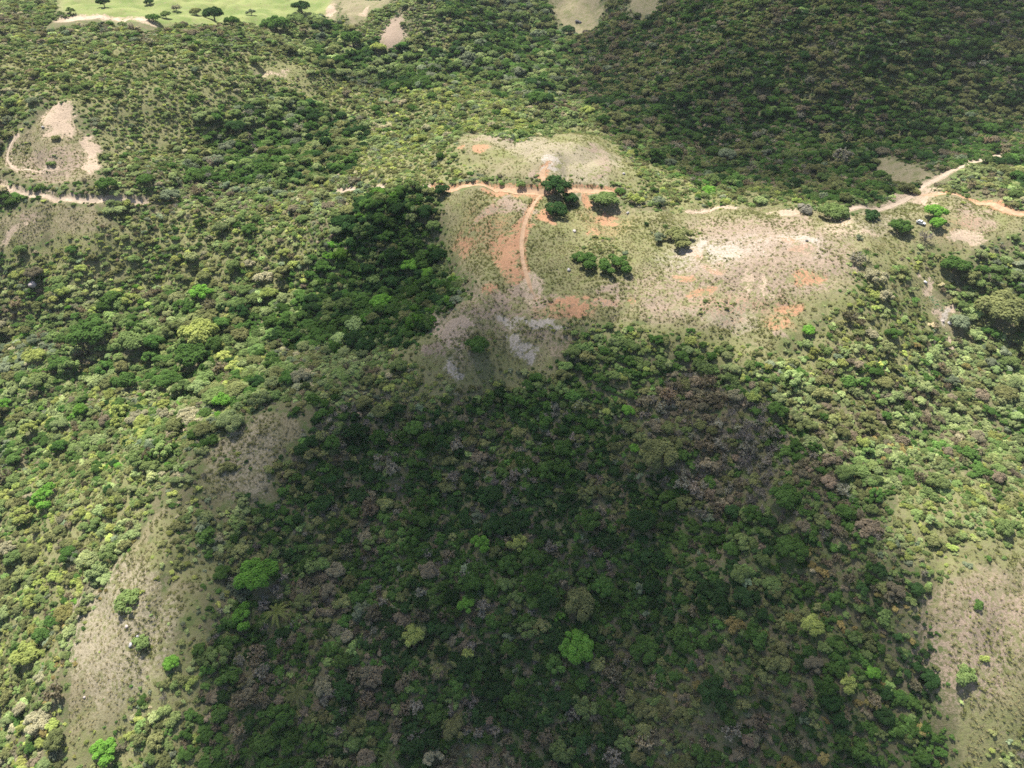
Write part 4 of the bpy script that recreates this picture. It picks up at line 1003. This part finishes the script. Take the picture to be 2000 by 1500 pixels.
scatter("woodland", tx[k], ty[k], tz[k] - .1, rng.random(k.sum()) * 6.283, np.stack([rr, rr * rng.uniform(.88, 1.12, len(rr)), rr * hv], 1), kid(tk[k]), tt[k], ICOL, "mass of further trees covering the far slopes and ravines")
k = keep_s; rr = sr[k]; hv = rng.uniform(.70, 1.12, k.sum())
scatter("undergrowth", sx[k], sy[k], sz[k] - .1, rng.random(k.sum()) * 6.283, np.stack([rr, rr * rng.uniform(.65, 1.25, len(rr)), rr * hv], 1), kid(sk[k]), st[k], ICOL, "dense low scrub covering the hillsides")
# grass tufts
def tuft_area(polys, step, far=False):
    q = np.vstack(polys); x0, y0 = q.min(0) - 3; x1, y1 = q.max(0) + 3
    return jitter_grid(x0, x1, y0, y1, step)
gxs, gys = [], []
for nm_ in ('crest', 'spur_up', 'spur_low', 'right_low', 'knoll', 'left_scar', 'left_low', 'gully'):
    a, b = tuft_area([GRW[nm_]], 1.0); w1, w2 = warp(a, b); m = inside(GRW[nm_], w1, w2); gxs.append(a[m]); gys.append(b[m])
for nm_ in SPW:
    a, b = tuft_area([SPW[nm_]], 1.5); w1, w2 = warp(a, b, 8, 14); m = inside(SPW[nm_], w1, w2); gxs.append(a[m]); gys.append(b[m])
ga = np.concatenate(gxs); gb = np.concatenate(gys); gz = HITZ(ga, gb); m = in_view(ga, gb, gz, 40); ga, gb, gz = ga[m], gb[m], gz[m]
so = soil_masks(ga, gb); bare = sum(so[k] for k in ('pale', 'white', 'orange')) + so['pink'] * .6 + so['straw'] * .3
bare = bare + .5 * inside(GRW['knoll'], ga, gb)
m = (rng.random(len(ga)) > np.clip(bare * 1.25, 0, .97)) & (road_clear(ga, gb) > .2) & (rng.random(len(ga)) < .25 + .9 * fbm(ga, gb, 7, 3, 120))
ga, gb, gz = ga[m], gb[m], gz[m]
gn = fbm(ga, gb, 12, 3, 140)[:, None] + rng.normal(0, .08, (len(ga), 1))
f = np.clip((gn - .35) * 3.2 + .35 * inside(FIELD, ga, gb)[:, None], 0, 1)
gt = np.array([(.27, .24, .145)]) * (1 - f) + np.array([(.165, .175, .07)]) * f
teal = inside(poly_world([(1810, 572), (1822, 572), (1846, 600), (1848, 618), (1838, 622), (1826, 604)]), ga, gb)
gt = gt * np.exp(rng.normal(0, .18, (len(ga), 1))); gt[teal] = (.07, .24, .12)
gs = rng.uniform(.45, 1.1, len(ga)) * (.8 + .5 * f[:, 0])
scatter("grass", ga, gb, gz - .03, rng.random(len(ga)) * 6.283, np.stack([gs, gs, gs * .9], 1), rng.integers(0, 4, len(ga)), gt, TCOL, "tussocky dry grass over the open ground")

# ------------------------------------------------------------------ boulders
def boulder_mesh(seed, mat):
    g = np.random.default_rng(seed); bm_n = 14; u = np.linspace(0, math.pi, 9); v = np.linspace(0, 2 * math.pi, bm_n, endpoint=False)
    V = [(math.sin(a) * math.cos(b), math.sin(a) * math.sin(b), math.cos(a)) for a in u for b in v]; V = np.array(V)
    off = g.normal(size=(5, 3)); amp = 1 + sum(.10 * np.sin(V @ (o * 1.7) * 2 + i) for i, o in enumerate(off))
    V = V * amp[:, None] * (1, .8, .62)
    F = [(i * bm_n + j, i * bm_n + (j + 1) % bm_n, (i + 1) * bm_n + (j + 1) % bm_n, (i + 1) * bm_n + j) for i in range(8) for j in range(bm_n)]
    return make_mesh("boulder", V, F, [mat], smooth=False)
M_ROCKW = plain_material("white_stone", (.42, .41, .41), (.30, .29, .29), 1.5, bump=.08)
M_ROCKP = plain_material("pinkish_stone", (.46, .40, .37), (.33, .28, .26), 1.2, bump=.1)
for i, (px, py, w, mt, lb) in enumerate([
    (248, 1224, 9, M_ROCKP, 'rounded pinkish boulder alone in the sunlit grass strip'), (256, 1259, 10, M_ROCKW, 'white stone lying below the boulder in the left grass'),
    (269, 1243, 6, M_ROCKW, 'small pale stone up right of the white one in the left grass'), (65, 556, 18, M_ROCKP, 'big pale rock face poking out of the left forest'),
    (1111, 528, 9, M_ROCK, 'grey boulder in the grass just left of the deep green hilltop tree'), (1083, 446, 0, M_ROCK, ''), (1122, 452, 8, M_ROCKP, 'pale rock in the grass above the two hilltop trees'),
    (1127, 43, 9, M_ROCKD, 'dark rock, left of the two in the far clearing'), (1133, 44, 6, M_ROCKD, 'smaller dark rock, right of the two in the far clearing'),
    (1218, 340, 7, M_ROCK, 'dark grey stone on the right foot of the knoll'), (1226, 417, 8, M_ROCK, 'low grey stone in the grass right of the orange soil streak'), (84, 249, 7, M_ROCKW, 'pale stone left of the sandy scar at the left edge'),
    (1576, 471, 6, M_ROCKD, 'dark stone beside white soil on the bare hilltop'), (1855, 632, 10, M_ROCKW, 'white rock in the gully bed on the right'), (1841, 628, 7, M_ROCKP, 'smaller pinkish rock left of the white gully rock'),
    (1806, 552, 9, M_ROCKW, 'white rock at the head of the gully'), (165, 1362, 6, M_ROCKP, 'small greyish stone low in the left grass')]):
    if w <= 0: continue
    f = hit(px, py)[0]; z = float(HITZ(f[:1], f[1:])[0]); r = w / 2 * float(project(f[0], f[1], z)[2]) / FPX
    o = link('boulder', boulder_mesh(700 + i, mt), None, (f[0], f[1], z + r * .18)); o.scale = (r, r, r); o.rotation_euler = (0, 0, random.random() * 6)
    tag(o, lb, 'rock')

# ------------------------------------------------------------------ white blossoms on a shrub in the shaded middle
f = hit(1130, 793)[0]; z = float(HITZ(f[:1], f[1:])[0])
o = plant('shrub', 'bush1', f[0], f[1], 4.2, TINT['olive'], 'olive shrub dotted with white blossoms in the shaded centre', 'shrub', hs=1.0)
cv = PROTO['bush1']['crown'][0].reshape(-1, 4, 3).mean(1); g = np.random.default_rng(5); cv = cv[cv[:, 2] > .35]; cv = cv[g.permutation(len(cv))[:60]]
V, F = leaf_faces(cv * 1.06, unit(cv * (1, 1, .5) + (0, 0, .6)), .055, g, 1.0)
link('blossom', make_mesh("blossom", V, F, [plain_material("white_petals", (.8, .8, .78), rough=.6)]), o)

# ------------------------------------------------------------------ parked car
def car(px, py, heading):
    f = hit(px, py)[0]; z = float(HITZ(f[:1], f[1:])[0])
    root = bpy.data.objects.new('car', None); COL.objects.link(root); root.location = (f[0], f[1], z + .05); root.rotation_euler = (0, 0, heading)
    tag(root, 'white hatchback parked between trees on the hilltop grass', 'car')
    white = plain_material("white_car_paint", (.82, .82, .82), rough=.25, spec=.5); glass = plain_material("dark_car_glass", (.03, .04, .05), rough=.08, spec=.6)
    rubber = plain_material("rubber", (.03, .03, .03)); alloy = plain_material("alloy", (.5, .5, .52), rough=.35, metal=.8)
    lampm = plain_material("lamp_glass", (.75, .75, .72), rough=.1); redm = plain_material("tail_lamp_red", (.45, .02, .02), rough=.2)
    def loft(name, prof, w_of, mat, parent=root):
        # prof: (x, z_bottom, z_top, half width bottom, half width top) stations along the car
        V, F = [], []
        for (x, zb, z1, wb, wt) in prof:
            c = min(.08, (z1 - zb) * .3)
            V += [(x, -wb, zb), (x, -wb, z1 - c), (x, -wt, z1), (x, wt, z1), (x, wb, z1 - c), (x, wb, zb)]
        m = len(prof)
        for i in range(m - 1):
            for j in range(6):
                F.append((i * 6 + j, i * 6 + (j + 1) % 6, (i + 1) * 6 + (j + 1) % 6, (i + 1) * 6 + j))
        F = [tuple(q) for q in F]
        me = bpy.data.meshes.new(name); me.from_pydata(V, [], F + [tuple(range(5, -1, -1)), tuple((m - 1) * 6 + j for j in range(6))]); me.materials.append(mat)
        return link(name, me, parent)
    loft('body', [(-2.05, .35, .62, .68, .6), (-1.98, .25, .95, .80, .70), (-1.5, .22, .98, .84, .76), (0, .2, .96, .86, .80), (.95, .2, .93, .85, .78), (1.7, .24, .80, .80, .68), (2.0, .30, .62, .70, .6)], None, white)
    loft('cabin_glass', [(-1.88, .9, .93, .74, .70), (-1.35, .93, 1.40, .76, .58), (.25, .93, 1.43, .77, .60), (1.0, .88, .92, .74, .70)], None, glass)
    loft('roof', [(-1.42, 1.375, 1.425, .60, .58), (-.5, 1.41, 1.475, .63, .60), (.28, 1.395, 1.45, .62, .59)], None, white)
    def disc(name, x, y, zc, r, t, mat, parent, n_=20):
        V, F = [], []
        for s_i in (-1, 1):
            for k_ in range(n_): a = 6.283 * k_ / n_; V.append((x + r * math.cos(a), y + s_i * t / 2, zc + r * math.sin(a)))
        for k_ in range(n_): F.append((k_, (k_ + 1) % n_, n_ + (k_ + 1) % n_, n_ + k_))
        me = bpy.data.meshes.new(name); me.from_pydata(V, [], F + [tuple(range(n_ - 1, -1, -1)), tuple(range(n_, 2 * n_))]); me.materials.append(mat); return link(name, me, parent)
    for x in (-1.28, 1.30):
        for y in (-.80, .80):
            w = disc('wheel', x, y, .32, .32, .22, rubber, root); disc('rim', x, y + math.copysign(.115, y), .32, .2, .02, alloy, w)
    def box(name, c, s_, mat, parent=root):
        V = [(c[0] + a * s_[0] / 2, c[1] + b * s_[1] / 2, c[2] + d * s_[2] / 2) for a in (-1, 1) for b in (-1, 1) for d in (-1, 1)]
        me = bpy.data.meshes.new(name); me.from_pydata(V, [], [(0, 1, 3, 2), (4, 6, 7, 5), (0, 4, 5, 1), (2, 3, 7, 6), (0, 2, 6, 4), (1, 5, 7, 3)]); me.materials.append(mat)
        o_ = link(name, me, parent); bv = o_.modifiers.new('edge', 'BEVEL'); bv.width = .02; return o_
    for y in (-.55, .55):
        box('headlight', (1.93, y, .62), (.14, .26, .14), lampm); box('tail_light', (-2.0, y * 1.1, .78), (.12, .18, .2), redm); box('mirror', (.72, y * 1.68, .98), (.14, .18, .12), white)
    box('number_plate', (2.005, 0, .45), (.03, .5, .11), lampm); box('bumper', (1.95, 0, .34), (.16, 1.3, .14), rubber)
car(1798, 437, R(-40))

# ------------------------------------------------------------------ fair-weather clouds overhead (out of the picture) that shade the slopes
CLOUD_Z = 620.0
def cloud(name, lobes, sigma, seed):
    """lobes: (photo outline of the shade it throws, thickness, softness); a closed body of even density whose rim thins out."""
    ws = []
    for pts, T, soft in lobes:
        w = poly_world(pts); zz = base_z(w[:, 0], w[:, 1]); t = (CLOUD_Z - zz) / SUN_DIR[2]
        ws.append((w + SUN_DIR[:2] * t[:, None], T, soft))
    q = np.vstack([w[0] for w in ws]); x0, y0 = q.min(0) - 60; x1, y1 = q.max(0) + 60
    st_ = 7.0; gx_, gy_ = np.meshgrid(np.arange(x0, x1, st_), np.arange(y0, y1, st_), indexing='ij')
    T_ = np.zeros(gx_.shape)
    for w, T, soft in ws:
        wx = gx_ + (fbm(gx_, gy_, 70, 4, seed) - .5) * 44; wy = gy_ + (fbm(gx_, gy_, 70, 4, seed + 20) - .5) * 44
        s_ = sdist(w, wx, wy, 200); t = np.clip((s_ + soft * .5) / soft, 0, 1); T_ = np.maximum(T_, T * t * t * (3 - 2 * t))
    T_ = T_ * np.clip(.35 + 1.3 * fbm(gx_, gy_, 60, 4, seed + 40), .3, 1.5)
    T_[0, :] = T_[-1, :] = 0; T_[:, 0] = T_[:, -1] = 0
    on = T_ > .6; nx_, ny_ = gx_.shape
    cell = on[:-1, :-1] | on[1:, :-1] | on[1:, 1:] | on[:-1, 1:]
    T2 = np.where(on, T_, 0.0)
    idt = np.arange(nx_ * ny_).reshape(nx_, ny_); off = nx_ * ny_
    top = np.stack([gx_, gy_, CLOUD_Z + T2 * .62], -1).reshape(-1, 3); bot = np.stack([gx_, gy_, CLOUD_Z - T2 * .38], -1).reshape(-1, 3)
    i_, j_ = np.nonzero(cell)
    ft = np.stack([idt[i_, j_], idt[i_ + 1, j_], idt[i_ + 1, j_ + 1], idt[i_, j_ + 1]], 1)
    # rim vertices are shared, so the body is closed
    mp = np.arange(2 * off); z0 = (T2.ravel() == 0); mp[off:][z0] = np.arange(off)[z0]
    fb = mp[(ft + off)[:, ::-1]]
    V = np.vstack([top, bot]); Fq = np.vstack([ft, fb]); us = np.unique(Fq); re = np.full(len(V), -1); re[us] = np.arange(len(us))
    m, nt, nodes, links = nodes_of("cloud_vapour"); pv = N(nt, "ShaderNodeVolumePrincipled"); pv.inputs['Density'].default_value = sigma; pv.inputs['Color'].default_value = (1, 1, 1, 1)
    pv.inputs['Anisotropy'].default_value = .5
    out = N(nt, "ShaderNodeOutputMaterial"); links.new(pv.outputs[0], out.inputs['Volume'])
    me = make_mesh(name, V[us], re[Fq], [m], smooth=True)
    return tag(link(name, me), kind='structure')
cloud("cloud", [
    ([(440, 830), (520, 790), (580, 720), (620, 640), (680, 500), (760, 420), (860, 388), (905, 450), (930, 560), (920, 640), (1080, 640), (1220, 640), (1400, 700), (1500, 800), (1620, 930), (1700, 1060), (1800, 1250), (1850, 1500), (1900, 2400), (300, 2400), (370, 1500), (405, 1250), (400, 1050), (385, 950), (400, 870)], 100, 36),
    ([(640, 560), (700, 440), (850, 370), (960, 385), (1150, 470), (1230, 560), (1250, 640), (1000, 700), (760, 720), (600, 700)], 42, 30),
    ([(600, 950), (900, 820), (1150, 800), (1380, 900), (1560, 1100), (1600, 1300), (1640, 2400), (400, 2400), (440, 1400), (480, 1150)], 185, 60)], .016, 3)
cloud("cloud", [
    ([(1090, -400), (1150, 60), (1140, 180), (1230, 290), (1350, 345), (1500, 380), (1690, 396), (1765, 345), (1830, 300), (1900, 262), (2000, 235), (2600, 200), (2600, -400)], 60, 66)], .016, 9)
cloud("cloud", [([(600, 170), (660, 135), (760, 145), (790, 165), (700, 185)], 22, 16), ([(900, -200), (1080, -200), (1110, 60), (1000, 70), (880, 30)], 26, 30)], .016, 15)

# ------------------------------------------------------------------ thin haze over the whole landscape
m, nt, nodes, links = nodes_of("haze_air"); pv = N(nt, "ShaderNodeVolumePrincipled"); pv.inputs['Density'].default_value = .00005; pv.inputs['Color'].default_value = (.92, .96, 1, 1)
out = N(nt, "ShaderNodeOutputMaterial"); links.new(pv.outputs[0], out.inputs['Volume'])
hx, hy0, hy1, hz0, hz1 = 9600, -3600, 9900, float(Z.min()) - 1, max(float(Z.max()), CAM_Z) + 20
HV = np.array([(a * hx, (hy0, hy1)[b], (hz0, hz1)[c]) for a in (-1, 1) for b in (0, 1) for c in (0, 1)])
tag(link("haze", make_mesh("haze", HV, [(0, 1, 3, 2), (4, 6, 7, 5), (0, 4, 5, 1), (2, 3, 7, 6), (0, 2, 6, 4), (1, 5, 7, 3)], [m])), kind='stuff')
